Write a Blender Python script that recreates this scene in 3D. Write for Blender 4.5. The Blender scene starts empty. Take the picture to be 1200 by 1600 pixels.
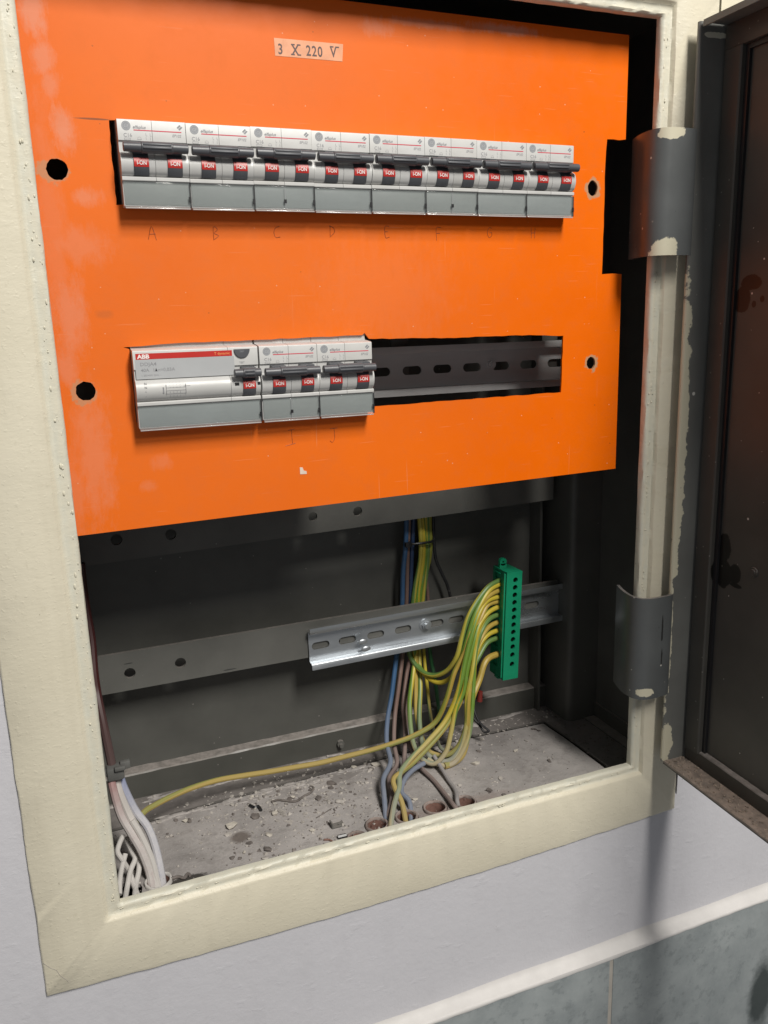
import bpy, bmesh, math, random
from mathutils import Vector, Matrix
from mathutils.geometry import tessellate_polygon
random.seed(7)
S = 0.001            # everything below is written in millimetres
sc = bpy.context.scene
col = sc.collection
# ------------------------------------------------------------------ camera
CX, CY, CZ, YAW, PIT, ROL, FPX = 3.913, -467.561, 10.367, 21.598, 12.951, -1.722, 1280.089
def cam_axes():
    y, p, r = map(math.radians, (YAW, PIT, ROL))
    fw = Vector((math.sin(y)*math.cos(p), math.cos(y)*math.cos(p), -math.sin(p)))
    rt = Vector((math.cos(y), -math.sin(y), 0)); up = rt.cross(fw)
    c, s = math.cos(r), math.sin(r)
    return c*rt + s*up, -s*rt + c*up, fw
RT, UP, FW = cam_axes()
cam = bpy.data.objects.new('camera', bpy.data.cameras.new('camera'))
col.objects.link(cam)
m = Matrix((RT, UP, -FW)).transposed().to_4x4()
m.translation = Vector((CX, CY, CZ))*S
cam.matrix_world = m
cam.data.sensor_fit = 'VERTICAL'; cam.data.sensor_height = 24.0
cam.data.lens = 24.0*FPX/1600.0
cam.data.clip_start = 0.01; cam.data.clip_end = 50
sc.camera = cam
def ray(u, w): return RT*((u-600)/FPX) - UP*((w-800)/FPX) + FW
def at(u, w, Y):
    d = ray(u, w); t = (Y-CY)/d.y; return Vector((CX, CY, CZ)) + d*t
def atz(u, w, Z):
    d = ray(u, w); t = (Z-CZ)/d.z; return Vector((CX, CY, CZ)) + d*t
# ------------------------------------------------------------------ light
w = bpy.data.worlds.new('World'); sc.world = w; w.use_nodes = True
nt = w.node_tree; bg = nt.nodes['Background']
bg.inputs[0].default_value = (0.97, 0.98, 1.0, 1); bg.inputs[1].default_value = 0.18
def area(name, loc, target, size, power, colr):
    l = bpy.data.lights.new(name, 'AREA'); l.shape = 'RECTANGLE'; l.size = size[0]; l.size_y = size[1]
    l.energy = power; l.color = colr
    o = bpy.data.objects.new(name, l); col.objects.link(o); o.location = loc
    o.rotation_euler = (Vector(target)-Vector(loc)).to_track_quat('-Z', 'Y').to_euler(); return o
area('ceiling_lamp', (0.50, -1.42, 1.36), (0.25, 0, -0.1), (0.36, 0.75), 53, (1.0, 0.965, 0.90))
sc.view_settings.view_transform = 'Standard'; sc.view_settings.look = 'None'
sc.view_settings.exposure = 0.0; sc.view_settings.gamma = 1.0
# ------------------------------------------------------------------ materials
class NT:
    def __init__(s, name):
        s.m = bpy.data.materials.new(name); s.m.use_nodes = True
        s.t = s.m.node_tree; s.p = s.t.nodes['Principled BSDF']
    def n(s, k, **kw):
        o = s.t.nodes.new(k)
        for a, b in kw.items(): setattr(o, a, b)
        return o
    def l(s, a, b): s.t.links.new(a, b)
    def val(s, sock, v):
        if isinstance(v, bpy.types.NodeSocket): s.l(v, sock)
        else: sock.default_value = v
    def math(s, op, a, b=0.0, c=0.0, clamp=False):
        o = s.n('ShaderNodeMath', operation=op, use_clamp=clamp)
        s.val(o.inputs[0], a); s.val(o.inputs[1], b); s.val(o.inputs[2], c); return o.outputs[0]
    def coord(s, world=True):
        return s.n('ShaderNodeNewGeometry').outputs['Position'] if world else s.n('ShaderNodeTexCoord').outputs['Object']
    def noise(s, vec, scale, detail=4, rough=0.55, dim=None):
        o = s.n('ShaderNodeTexNoise'); s.l(vec, o.inputs['Vector']); o.inputs['Scale'].default_value = scale
        o.inputs['Detail'].default_value = detail; o.inputs['Roughness'].default_value = rough; return o.outputs[0]
    def scalevec(s, vec, v):
        o = s.n('ShaderNodeVectorMath', operation='MULTIPLY'); s.l(vec, o.inputs[0]); o.inputs[1].default_value = v; return o.outputs[0]
    def ramp(s, x, a, b, lo=0.0, hi=1.0):
        o = s.n('ShaderNodeMapRange'); o.clamp = True; s.l(x, o.inputs[0])
        for i, q in enumerate((a, b, lo, hi)): o.inputs[i+1].default_value = q
        return o.outputs[0]
    def mix(s, f, a, b):
        o = s.n('ShaderNodeMix', data_type='RGBA'); s.val(o.inputs[0], f)
        for i, q in ((6, a), (7, b)):
            if isinstance(q, bpy.types.NodeSocket): s.l(q, o.inputs[i])
            else: o.inputs[i].default_value = (*q, 1) if len(q) == 3 else q
        return o.outputs[2]
    def ell(s, vec, c, r, nz, amp=0.5, soft=0.12):
        """blotch: 1 inside the ellipsoid at c (mm) with radii r (mm), its edge broken by nz"""
        a = s.n('ShaderNodeVectorMath', operation='SUBTRACT'); s.l(vec, a.inputs[0]); a.inputs[1].default_value = [q*S for q in c]
        b = s.n('ShaderNodeVectorMath', operation='DIVIDE'); s.l(a.outputs[0], b.inputs[0]); b.inputs[1].default_value = [q*S for q in r]
        d = s.n('ShaderNodeVectorMath', operation='LENGTH'); s.l(b.outputs[0], d.inputs[0])
        x = s.math('MULTIPLY_ADD', s.math('SUBTRACT', nz, 0.5), amp*2, d.outputs['Value'])
        return s.ramp(x, 1-soft, 1+soft, 1.0, 0.0)
    def bump(s, h, strength, dist, prev=None):
        b = s.n('ShaderNodeBump'); b.inputs['Strength'].default_value = strength; b.inputs['Distance'].default_value = dist*S
        s.l(h, b.inputs['Height'])
        if prev: s.l(prev, b.inputs['Normal'])
        s.l(b.outputs[0], s.p.inputs['Normal']); return b.outputs[0]
    def setc(s, c):
        if isinstance(c, bpy.types.NodeSocket): s.l(c, s.p.inputs['Base Color'])
        else: s.p.inputs['Base Color'].default_value = (*c, 1)
def specks(M, vec, scale, size, frac):
    v = M.n('ShaderNodeTexVoronoi'); M.l(vec, v.inputs['Vector']); v.inputs['Scale'].default_value = scale
    near = M.math('LESS_THAN', v.outputs['Distance'], size)
    sep = M.n('ShaderNodeSeparateColor'); M.l(v.outputs['Color'], sep.inputs[0])
    return M.math('MULTIPLY', near, M.math('LESS_THAN', sep.outputs[0], frac))
def simple(name, c, rough=0.5, metal=0.0, var=0.12, nscale=60, bump=0.0, bscale=400, bdist=0.2, spec=0.5, world=True, rnd=0.0):
    M = NT(name); v = M.coord(world)
    nz = M.noise(v, nscale)
    dark = [q*(1-var) for q in c]; lite = [min(1, q*(1+var)) for q in c]
    cc = M.mix(M.ramp(nz, 0.3, 0.7), dark, lite)
    if not world and rnd:
        oi = M.n('ShaderNodeObjectInfo').outputs['Random']
        cc = M.mix(M.math('MULTIPLY', oi, rnd), cc, [c[0]*.80, c[1]*.76, c[2]*.66])
        cc = M.mix(M.math('MULTIPLY', M.ramp(M.noise(M.scalevec(v, (1, 1, 5)), 90, 5, .7), .52, .72), rnd*.8), cc, [c[0]*.6, c[1]*.6, c[2]*.58])
    M.setc(cc)
    M.p.inputs['Metallic'].default_value = metal
    M.l(M.ramp(M.noise(v, nscale*2.3), 0.3, 0.7, rough*0.88, min(1, rough*1.12)), M.p.inputs['Roughness'])
    M.p.inputs['Specular IOR Level'].default_value = spec
    if bump: M.bump(M.noise(v, bscale, 3), bump, bdist)
    return M.m

def m_orange():
    M = NT('orange_enamel'); v = M.coord()
    KK = (25.4-CY)/(29.5-CY); kk = lambda c: (CX+(c[0]-CX)*KK, 26, CZ+(c[2]-CZ)*KK)
    n1 = M.noise(v, 9, 5); n2 = M.noise(v, 90, 5, 0.7); n3 = M.noise(v, 260, 4, 0.7)
    c = M.mix(M.ramp(n1, .3, .7), (0.78, 0.128, 0.0005), (0.86, 0.152, 0.001))
    st = M.noise(M.scalevec(v, (2.4, 1, 0.9)), 75, 8, 0.78)
    # pale rubbed scuffs down the left edge and along the top
    sc_ = None
    for c0, r0, k in [((16, 30, 172), (5, 9, 12), .75), ((18, 30, 150), (5, 9, 7), .6), ((21, 30, 138), (4, 9, 5), .5), ((24, 30, 115), (5, 9, 9), .75),
                  ((33, 30, 82), (6, 9, 4), .5), ((25, 30, 57), (14, 9, 9), .35), ((18, 30, 20), (7, 9, 19), .5), ((13, 30, -8), (6, 9, 10), .45),
                  ((22, 30, -60), (9, 9, 32), .38), ((10, 30, -80), (6, 9, 20), .3), ((205, 30, 181), (9, 9, 4), .4), ((290, 30, 188), (22, 9, 2.4), .75),
                  ((240, 30, 186), (30, 9, 2.0), .5), ((60, 30, -66), (5, 9, 4), .25), ((50, 30, -80), (4, 9, 3), .25), ((205, 30, 30), (40, 9, 30), .10),
                  ((14, 30, 60), (6, 9, 60), .25)]:
        e = M.math('MULTIPLY', M.ell(v, kk(c0), r0, st, 1.7, 0.5), k*.62)
        sc_ = e if sc_ is None else M.math('MAXIMUM', sc_, e)
    c = M.mix(sc_, c, (0.68, 0.42, 0.34))
    grime = M.math('MULTIPLY', M.ramp(n2, .50, .72), .22)
    c = M.mix(grime, c, (0.62, 0.13, 0.02))
    # fine scratches
    sx = M.noise(M.scalevec(v, (30, 1, 900)), 1.0, 2, 0.5)
    c = M.mix(M.math('MULTIPLY', M.ramp(sx, .68, .72), .12), c, (0.9, 0.45, 0.3))
    sz = M.noise(M.scalevec(v, (700, 1, 14)), 1.0, 2, 0.5)
    c = M.mix(M.math('MULTIPLY', M.math('MULTIPLY', M.ramp(sz, .70, .73), M.ramp(n1, .45, .6)), .3), c, (0.75, 0.35, 0.2))
    c = M.mix(M.math('MULTIPLY', specks(M, v, 260, .10, .05), .6), c, (0.80, 0.50, 0.35))
    c = M.mix(M.math('MULTIPLY', specks(M, v, 140, .07, .06), .6), c, (0.28, 0.07, 0.01))
    # chipped paint round the holes
    for c0, r0 in [((17.5, 30, 95.0), (8.0, 6, 6.6)), ((20, 30, -22.5), (7.8, 6, 6.6)), ((361, 30, 96), (5.8, 6, 6.6)), ((363.8, 30, -21.6), (5.4, 6, 6.0))]:
        c = M.mix(M.ell(v, kk(c0), [q*.95 for q in r0], M.noise(v, 170, 4, .7), 0.9, 0.10), c, (0.50, 0.27, 0.15))
    c = M.mix(M.math('MULTIPLY', M.ell(v, kk((36, 30, 20)), (4, 9, 2.2), n2, 1.3, .4), .4), c, (0.35, 0.10, 0.03))
    c = M.mix(M.ell(v, kk((40, 30, 121.6)), (9, 6, .5), n2, .3, .2), c, (0.12, 0.05, 0.03))
    c = M.mix(M.math('MULTIPLY', M.ell(v, (40, 26, 90), (190, 60, 260), n1, .3, .5), .30), c, (0.74, 0.20, 0.055))  # left half duller: shade and hazy reflection painted into the enamel colour
    M.setc(c)
    M.l(M.ramp(M.math('ADD', n2, M.math('MULTIPLY', sc_, .5)), .2, .9, .33, .62), M.p.inputs['Roughness'])
    M.p.inputs['Specular IOR Level'].default_value = 0.22
    M.bump(n3, .08, .1, M.bump(M.noise(v, 30, 3), 0.12, 0.6))
    return M.m

def m_cream():
    M = NT('cream_brushed_paint'); v = M.coord()
    n1 = M.noise(v, 14, 5)
    c = M.mix(M.ramp(n1, .3, .7), (0.655, 0.605, 0.475), (0.70, 0.65, 0.52))
    n2 = M.noise(v, 120, 5, .7)
    c = M.mix(M.math('MULTIPLY', M.ramp(n2, .60, .72), .35), c, (0.45, 0.41, 0.30))
    n3 = M.noise(v, 500, 4, .7)
    # grime in the groove by the lip and hairline crack in the lower left corner
    c = M.mix(M.math('MULTIPLY', M.ramp(n3, .66, .72), .22), c, (0.36, 0.33, 0.26))
    sy = M.n('ShaderNodeSeparateXYZ'); M.l(v, sy.inputs[0])
    lip = M.math('MULTIPLY', M.ramp(sy.outputs[1], .0022, .0034), M.ramp(n2, .3, .65, .35, .85))
    c = M.mix(lip, c, (0.60, 0.60, 0.52))
    c = M.mix(M.math('MULTIPLY', M.ramp(sy.outputs[1], .0012, .0026), M.ramp(M.noise(v, 75, 6, .75), .68, .72)), c, (0.20, 0.18, 0.15))
    dr = M.noise(M.scalevec(v, (60, 1, 5)), 1.0, 5, .6)
    c = M.mix(M.math('MULTIPLY', M.ramp(dr, .55, .75), .16), c, (0.42, 0.37, 0.27))
    c = M.mix(M.math('MULTIPLY', specks(M, v, 120, .07, .07), .5), c, (0.30, 0.26, 0.20))
    M.setc(c); M.p.inputs['Roughness'].default_value = 0.46
    M.p.inputs['Specular IOR Level'].default_value = 0.45
    b = M.bump(M.noise(M.scalevec(v, (1, 1, 1)), 55, 4, .6), .26, 1.2)
    b = M.bump(M.noise(M.scalevec(v, (1, 1, 2.2)), 170, 3, .6), .32, .55, b)
    b = M.bump(M.noise(M.scalevec(v, (260, 1, 25)), 1.0, 3), .22, .3, b)
    M.bump(M.ramp(M.noise(v, 330, 2), .58, .75), .35, .3, b)
    return M.m

def m_wall():
    M = NT('lavender_wall_paint'); v = M.coord()
    c = M.mix(M.ramp(M.noise(v, 6, 4), .3, .7), (0.565, 0.560, 0.592), (0.605, 0.598, 0.632))
    c = M.mix(M.math('MULTIPLY', M.ramp(M.noise(M.scalevec(v, (1.5, 1, .5)), 26, 6, .7), .52, .75), .22), c, (0.42, 0.41, 0.43))
    c = M.mix(M.math('MULTIPLY', specks(M, v, 70, .05, .12), .5), c, (0.3, 0.29, 0.28))
    c = M.mix(M.ell(v, (520, 0, 420), (140, 60, 330), M.noise(v, 30, 4), .3, .05), c, (0.70, 0.655, 0.51))
    M.setc(c); M.p.inputs['Roughness'].default_value = .6
    b = M.bump(M.noise(v, 20, 4, .6), .35, 1.6)
    b = M.bump(M.noise(v, 190, 4, .6), .5, .6, b)
    M.bump(M.ramp(M.noise(M.scalevec(v, (1, 1, 1.6)), 60, 4), .60, .80), .4, .6, b)
    return M.m

def m_dark(name, base=(0.072, 0.072, 0.064), rough=.42, dust=0.5, patches=(), bumpk=.15, spk=0.0, spec=.5, dustc=(0.30, 0.27, 0.25)):
    M = NT(name); v = M.coord()
    n1 = M.noise(v, 20, 5); n2 = M.noise(v, 150, 5, .7)
    c = M.mix(M.ramp(n1, .3, .7), [q*.85 for q in base], [q*1.18 for q in base])
    for c0, r0, cc, amp in patches:
        c = M.mix(M.ell(v, c0, r0, M.noise(v, 110, 5, .65), amp, .04), c, cc)
    if dust:
        g = M.n('ShaderNodeNewGeometry'); sx = M.n('ShaderNodeSeparateXYZ'); M.l(g.outputs['True Normal'], sx.inputs[0])
        up = M.ramp(sx.outputs[2], .3, .9)
        f = M.math('MULTIPLY', up, M.ramp(n2, .25, .6, .45*dust*2, dust*2), clamp=True)
        c = M.mix(f, c, M.mix(M.ramp(n2, .3, .7), [q*.8 for q in dustc], dustc))
        M.l(M.math('MAXIMUM', M.ramp(n2, .2, .8, rough*.85, rough*1.2), M.math('MULTIPLY', f, .9)), M.p.inputs['Roughness'])
    else:
        M.l(M.ramp(n2, .2, .8, rough*.8, rough*1.2), M.p.inputs['Roughness'])
    if spk:
        c = M.mix(specks(M, M.scalevec(v, (1, 1, 1)), 62, .085, spk), c, (0.62, 0.60, 0.56))
        c = M.mix(specks(M, M.scalevec(v, (1, 1, 1)), 150, .11, spk*.6), c, (0.50, 0.48, 0.44))
    c = M.mix(M.math('MULTIPLY', specks(M, v, 210, .12, .04), .6), c, (0.30, 0.28, 0.26))
    M.setc(c); M.p.inputs['Specular IOR Level'].default_value = spec
    b = M.bump(M.noise(v, 55, 3), bumpk, .7)
    M.bump(n2, bumpk, .12, b)
    return M.m

def m_floor():
    M = NT('dusty_cement'); v = M.coord()
    n1 = M.noise(v, 16, 6, .65); n2 = M.noise(v, 90, 6, .75); n3 = M.noise(v, 420, 5, .8)
    c = M.mix(M.ramp(n1, .3, .7), (0.25, 0.232, 0.225), (0.45, 0.42, 0.405))
    c = M.mix(M.math('MULTIPLY', M.ramp(n2, .50, .70), .55), c, (0.17, 0.150, 0.140))
    c = M.mix(M.math('MULTIPLY', M.ramp(n3, .60, .75), .6), c, (0.45, 0.42, 0.39))
    q = at(375, 1308, 40)
    p = atz(375, 1308, -350)
    c = M.mix(M.math('MULTIPLY', M.ell(v, (p.x, p.y, -350), (7, 6, 5), n2, .8, .3), .75), c, (0.10, 0.075, 0.06))
    p = atz(710, 1262, -350)
    c = M.mix(M.math('MULTIPLY', M.ell(v, (p.x, p.y, -350), (45, 9, 5), n2, .9, .4), .45), c, (0.22, 0.155, 0.13))
    p = atz(290, 1375, -350)
    c = M.mix(M.ell(v, (p.x, p.y, -350), (14, 4, 5), n2, 1.2, .2), c, (0.05, 0.045, 0.04))
    M.setc(c); M.p.inputs['Roughness'].default_value = .9
    b = M.bump(n1, .4, 1.5); b = M.bump(n2, .7, 1.3, b); M.bump(n3, .6, .5, b)
    return M.m

def m_zinc(name, base, rough, metal=.9):
    M = NT(name); v = M.coord()
    n1 = M.noise(M.scalevec(v, (.25, 1, 1.4)), 60, 5, .65)
    c = M.mix(M.ramp(n1, .3, .7), [q*.86 for q in base], base)
    c = M.mix(M.math('MULTIPLY', M.ramp(M.noise(v, 210, 5, .8), .6, .8), .18), c, [q*.5 for q in base])
    M.setc(c); M.p.inputs['Metallic'].default_value = metal
    M.l(M.ramp(n1, .3, .7, rough*.7, rough*1.4), M.p.inputs['Roughness'])
    M.bump(M.noise(v, 90, 3), .08, .3)
    return M.m

def m_wire(name, c1, c2=None, zdust=-300, dustc=(0.36, 0.33, 0.32), dk=.75, twist=9.0, share=.5):
    M = NT(name); v = M.coord()
    if c2:
        uv = M.n('ShaderNodeTexCoord').outputs['UV']; sp = M.n('ShaderNodeSeparateXYZ'); M.l(uv, sp.inputs[0])
        t = M.math('ADD', sp.outputs[0], M.math('MULTIPLY', sp.outputs[1], twist))
        t = M.math('FRACT', t)
        edge = M.math('MULTIPLY', M.ramp(t, share-.03, share+.03), M.ramp(t, .95, 1.0, 1.0, 0.0))
        c = M.mix(edge, c1, c2)
    else:
        n0 = M.noise(v, 60, 3); c = M.mix(M.ramp(n0, .3, .7), [q*.88 for q in c1], c1)
    s = M.n('ShaderNodeSeparateXYZ'); M.l(v, s.inputs[0])
    nz = M.noise(v, 130, 5, .75)
    low = M.ramp(s.outputs[2], (zdust-22)*S, (zdust+22)*S, 1.0, 0.0)
    f = M.math('MULTIPLY', low, M.ramp(nz, .25, .6, dk*.75, dk))
    f = M.math('MAXIMUM', f, M.ramp(nz, .55, .8, 0, .25))
    c = M.mix(f, c, dustc)
    M.setc(c); M.p.inputs['Roughness'].default_value = .42
    M.l(M.ramp(f, 0, .7, .46, .9), M.p.inputs['Roughness'])
    M.bump(nz, .2, .15)
    return M.m

def m_tile():
    M = NT('grey_green_tile'); v = M.coord()
    n1 = M.noise(v, 22, 6, .65); n2 = M.noise(v, 95, 5, .7)
    c = M.mix(M.ramp(n1, .35, .65), (0.215, 0.238, 0.245), (0.30, 0.325, 0.33))
    c = M.mix(M.math('MULTIPLY', M.ramp(n2, .54, .66), .42), c, (0.13, 0.147, 0.152))
    c = M.mix(M.math('MULTIPLY', M.ramp(M.noise(v, 260, 5, .75), .55, .7), .35), c, (0.33, 0.36, 0.36))
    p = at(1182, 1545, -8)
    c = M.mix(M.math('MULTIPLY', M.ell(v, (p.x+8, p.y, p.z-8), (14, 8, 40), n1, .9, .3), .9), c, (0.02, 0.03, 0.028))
    M.setc(c); M.p.inputs['Roughness'].default_value = .4
    M.bump(n2, .12, .3)
    return M.m

MT = {}
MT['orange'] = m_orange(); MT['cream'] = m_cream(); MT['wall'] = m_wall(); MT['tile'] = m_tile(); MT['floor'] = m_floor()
cr = (0.60, 0.56, 0.43)
MT['dark'] = m_dark('dark_grey_enamel')
MT['darkside'] = m_dark('dark_grey_enamel_clean', base=(0.084, 0.084, 0.077), dust=.35)
MT['bar'] = m_dark('grey_steel_bar', (0.112, 0.111, 0.102), .45, .3, [((34, 130, -229), (3, 4, .5), (.05, .05, .048), 1.4), ((108, 130, -248), (5, 4, .5), (.05, .05, .048), 1.4)])
def atx(u, w_, X):
    d = ray(u, w_); t = (X-CX)/d.x; return Vector((CX, CY, CZ)) + d*t
def dpatch(u0, v0, u1, v1, colr, amp):
    a, b = atx(u0, v0, 434.5), atx(u1, v1, 434.5); c = (a+b)/2
    return ((434.5, c.y, c.z), (6, abs(a.y-b.y)/2, abs(a.z-b.z)/2), colr, amp)
BR, BK = (0.024, 0.012, 0.009), (0.006, 0.006, 0.005)
MT['door'] = m_dark('door_inner_enamel', (0.072, 0.069, 0.062), .42, .3,
    [dpatch(1147, 448, 1171, 488, BR, .3), dpatch(1158, 430, 1190, 452, BR, .3), dpatch(1175, 470, 1181, 480, BR, .3), dpatch(1188, 462, 1194, 472, BR, .3),
     dpatch(1115, 868, 1143, 924, BK, .3), dpatch(1122, 832, 1141, 880, BK, .4), dpatch(1140, 878, 1156, 915, BK, .3), dpatch(1140, 908, 1158, 922, BK, .4)], .10, .16, spec=.42)
MT['doorrim'] = m_dark('door_rim_enamel', (0.145, 0.146, 0.138), .34, .3,
    [((411, -10, -75), (6.5, 9, 105), cr, .8), ((410, -10, -225), (3.2, 7, 60), cr, .9), ((413, -12, -312), (5.5, 7, 17), cr, .8), ((422, -10, 184), (9, 7, 1.8), (0.62, .6, .5), .7)], .35, .13)
MT['rimdust'] = m_dark('door_ledge_dust', (0.075, 0.075, 0.07), .5, .5, bumpk=1.0, spk=.0, dustc=(0.34, 0.27, 0.225))
MT['hinge'] = m_dark('hinge_enamel', (0.098, 0.104, 0.106), .30, .3,
    [((389, -15, 124), (10, 9, 4.2), cr, .8), ((387, -15, 52), (9, 9, 8), cr, .75), ((388, -15, -263), (7, 9, 3.6), cr, .9), ((400, -15, -214), (.7, 9, 9), (.03, .03, .03), 1.4), ((400.6, -15, -236), (.6, 9, 8), (.03, .03, .03), 1.4)], .2, .16)
MT['white'] = simple('breaker_housing_plastic', (0.55, 0.55, 0.545), .38, var=.05, world=False, rnd=.22, bump=.05)
MT['offwhite'] = simple('breaker_shoulder_plastic', (0.52, 0.50, 0.46), .5, var=.1, world=False)
MT['lgrey'] = simple('breaker_face_grey', (0.43, 0.44, 0.45), .4, var=.04, world=False)
MT['handle'] = simple('charcoal_plastic', (0.085, 0.089, 0.100), .40, var=.12, world=False, bump=.1, bscale=300, bdist=.1)
MT['black'] = simple('near_black_plastic', (0.018, 0.018, 0.02), .35, world=False)
MT['red'] = simple('red_print', (0.52, 0.030, 0.024), .35, var=.06, world=False)
MT['redline'] = simple('red_line_print', (0.60, 0.06, 0.09), .4, var=.06, world=False)
MT['ink'] = simple('grey_ink', (0.27, 0.27, 0.285), .5, var=.2, world=False)
MT['logo'] = simple('grey_logo_ink', (0.27, 0.28, 0.30), .45, var=.1, world=False)
MT['whiteink'] = simple('white_ink', (0.85, 0.80, 0.78), .45, world=False)
MT['orangeink'] = simple('orange_ink', (0.85, 0.35, 0.12), .45, world=False)
MT['insert'] = simple('grey_label_insert', (0.175, 0.196, 0.195), .55, var=.14, nscale=45, world=False, rnd=.5)
def m_clear():
    M = NT('clear_cover_plastic'); p = M.p
    p.inputs['Base Color'].default_value = (.55, .60, .60, 1); p.inputs['Roughness'].default_value = .07
    p.inputs['Alpha'].default_value = .15; p.inputs['Specular IOR Level'].default_value = .8
    v = M.coord(False); M.bump(M.noise(v, 90, 3), .5, .35); return M.m
MT['clear'] = m_clear()
MT['green'] = simple('green_terminal_plastic', (0.008, 0.255, 0.128), .36, var=.1, bump=.08)
MT['greendark'] = simple('terminal_hole_lining', (0.002, 0.006, 0.004), .9, spec=.05)
MT['zinc'] = m_zinc('zinc_plated_steel', (0.54, 0.57, 0.60), .34, .85)
MT['oldzinc'] = m_zinc('dull_steel_rail', (0.72, 0.72, 0.72), .5, .2)
MT['rust'] = simple('rusty_pipe', (0.22, 0.12, 0.095), .85, var=.4, nscale=120, bump=.6, bscale=250, bdist=.6)
MT['piperim'] = simple('dusty_pipe_rim', (0.26, 0.21, 0.19), .9, var=.3, nscale=150, bump=.5, bscale=250, bdist=.6)
MT['yg'] = m_wire('yellow_green_insulation', (0.47, 0.37, 0.035), (0.13, 0.235, 0.03), -322, twist=7)
MT['yg2'] = m_wire('green_yellow_insulation', (0.11, 0.20, 0.05), (0.42, 0.36, 0.05), -322, twist=5)
MT['yg3'] = m_wire('mostly_yellow_insulation', (0.40, 0.285, 0.055), (0.24, 0.25, 0.04), -325, dk=.5, twist=4, share=.7, dustc=(0.36, 0.30, 0.17))
MT['blue'] = m_wire('blue_insulation', (0.040, 0.105, 0.22), None, -318, (0.22, 0.235, 0.28), .9)
MT['navy'] = m_wire('dark_blue_insulation', (0.025, 0.05, 0.12), None, -322)
MT['brown'] = m_wire('dusty_brown_insulation', (0.19, 0.12, 0.10), None, -325, (0.28, 0.24, 0.23), .6)
MT['greyw'] = m_wire('grey_insulation', (0.22, 0.22, 0.23), None, -330)
MT['blackw'] = m_wire('black_insulation', (0.02, 0.02, 0.022), None, -360)
MT['dgreen'] = m_wire('dark_green_insulation', (0.03, 0.14, 0.05), None, -360)
wd = (0.56, 0.54, 0.515)
MT['redw'] = m_wire('red_insulation_white_overspray', (0.27, 0.06, 0.06), None, -290, (0.56, 0.54, 0.52), .95)
MT['bluew'] = m_wire('blue_insulation_white_overspray', (0.08, 0.13, 0.32), None, -291, (0.57, 0.555, 0.56), .93)
MT['whitew'] = m_wire('white_insulation', (0.50, 0.46, 0.43), None, -300, wd, .85)
MT['darkred'] = m_wire('dark_red_insulation', (0.045, 0.010, 0.010), None, -250, (0.085, 0.055, 0.052), .95)
MT['clip'] = simple('grey_tie', (0.12, 0.12, 0.115), .6)
MT['chip'] = simple('plaster_chip', (0.52, 0.48, 0.42), .9, var=.2, nscale=200, bump=.5)
MT['chipdark'] = simple('dark_grit', (0.15, 0.13, 0.12), .9, var=.4, nscale=200, bump=.5)
MT['card'] = simple('grey_card', (0.24, 0.22, 0.21), .8, var=.15)
MT['tape'] = simple('yellowed_clear_tape', (0.78, 0.36, 0.20), .3, var=.12, nscale=120)
MT['tapeink'] = simple('faded_black_ink', (0.09, 0.05, 0.045), .5, var=.3, nscale=400)
MT['pencil'] = simple('pencil_mark', (0.36, 0.075, 0.012), .6, var=.4, nscale=500)
MT['grout'] = simple('pale_grout', (0.40, 0.37, 0.33), .8, var=.1)
MT['caulk'] = simple('white_filler', (0.62, 0.60, 0.585), .6, var=.05, bump=.3, bscale=60, bdist=.8)

# ------------------------------------------------------------------ mesh helpers (mm)
def box(bm, x0, x1, y0, y1, z0, z1, bev=0.0):
    vs = [bm.verts.new((x, y, z)) for x in (x0, x1) for y in (y0, y1) for z in (z0, z1)]
    fs = [bm.faces.new([vs[i] for i in f]) for f in ((0, 1, 3, 2), (4, 6, 7, 5), (0, 4, 5, 1), (2, 3, 7, 6), (0, 2, 6, 4), (1, 5, 7, 3))]
    if bev:
        es = list({e for f in fs for e in f.edges})
        bmesh.ops.bevel(bm, geom=es, offset=bev, segments=2, profile=.5, affect='EDGES')
    return vs
def prism(bm, pts, a0, a1, mp):
    """extrude the 2D outline pts from a0 to a1; mp(p, q, a) -> xyz"""
    A = [bm.verts.new(mp(p, q, a0)) for p, q in pts]; B = [bm.verts.new(mp(p, q, a1)) for p, q in pts]
    n = len(pts)
    for i in range(n): bm.faces.new((A[i], A[(i+1) % n], B[(i+1) % n], B[i]))
    bm.faces.new(A); bm.faces.new(list(reversed(B)))
def plate(bm, outer, holes, a0, a1, mp):
    loops = [outer]+holes
    flat = [p for l in loops for p in l]
    tris = tessellate_polygon([[Vector((p[0], p[1], 0)) for p in l] for l in loops])
    A = [bm.verts.new(mp(p, q, a0)) for p, q in flat]; B = [bm.verts.new(mp(p, q, a1)) for p, q in flat]
    for t in tris:
        if len(set(t)) < 3: continue
        try: bm.faces.new([A[i] for i in t]); bm.faces.new([B[i] for i in reversed(t)])
        except ValueError: pass
    k = 0
    for l in loops:
        n = len(l)
        for i in range(n):
            bm.faces.new((A[k+i], A[k+(i+1) % n], B[k+(i+1) % n], B[k+i]))
        k += n
XZ = lambda p, q, a: (p, a, q)
XY = lambda p, q, a: (p, q, a)
YZ = lambda p, q, a: (a, p, q)
def circ(cx, cz, r, n=24, r2=None, jit=0.0):
    r2 = r2 or r
    return [(cx+math.cos(2*math.pi*i/n)*r*(1+random.uniform(-jit, jit)), cz+math.sin(2*math.pi*i/n)*r2*(1+random.uniform(-jit, jit))) for i in range(n)]
def slot(cx, cz, w_, h, n=8):
    r = h/2; out = []
    for s, a0 in ((1, -90), (-1, 90)):
        for i in range(n+1):
            a = math.radians(a0+180*i/n); out.append((cx+s*(w_/2-r)+math.cos(a)*r, cz+math.sin(a)*r))
    return out
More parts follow.
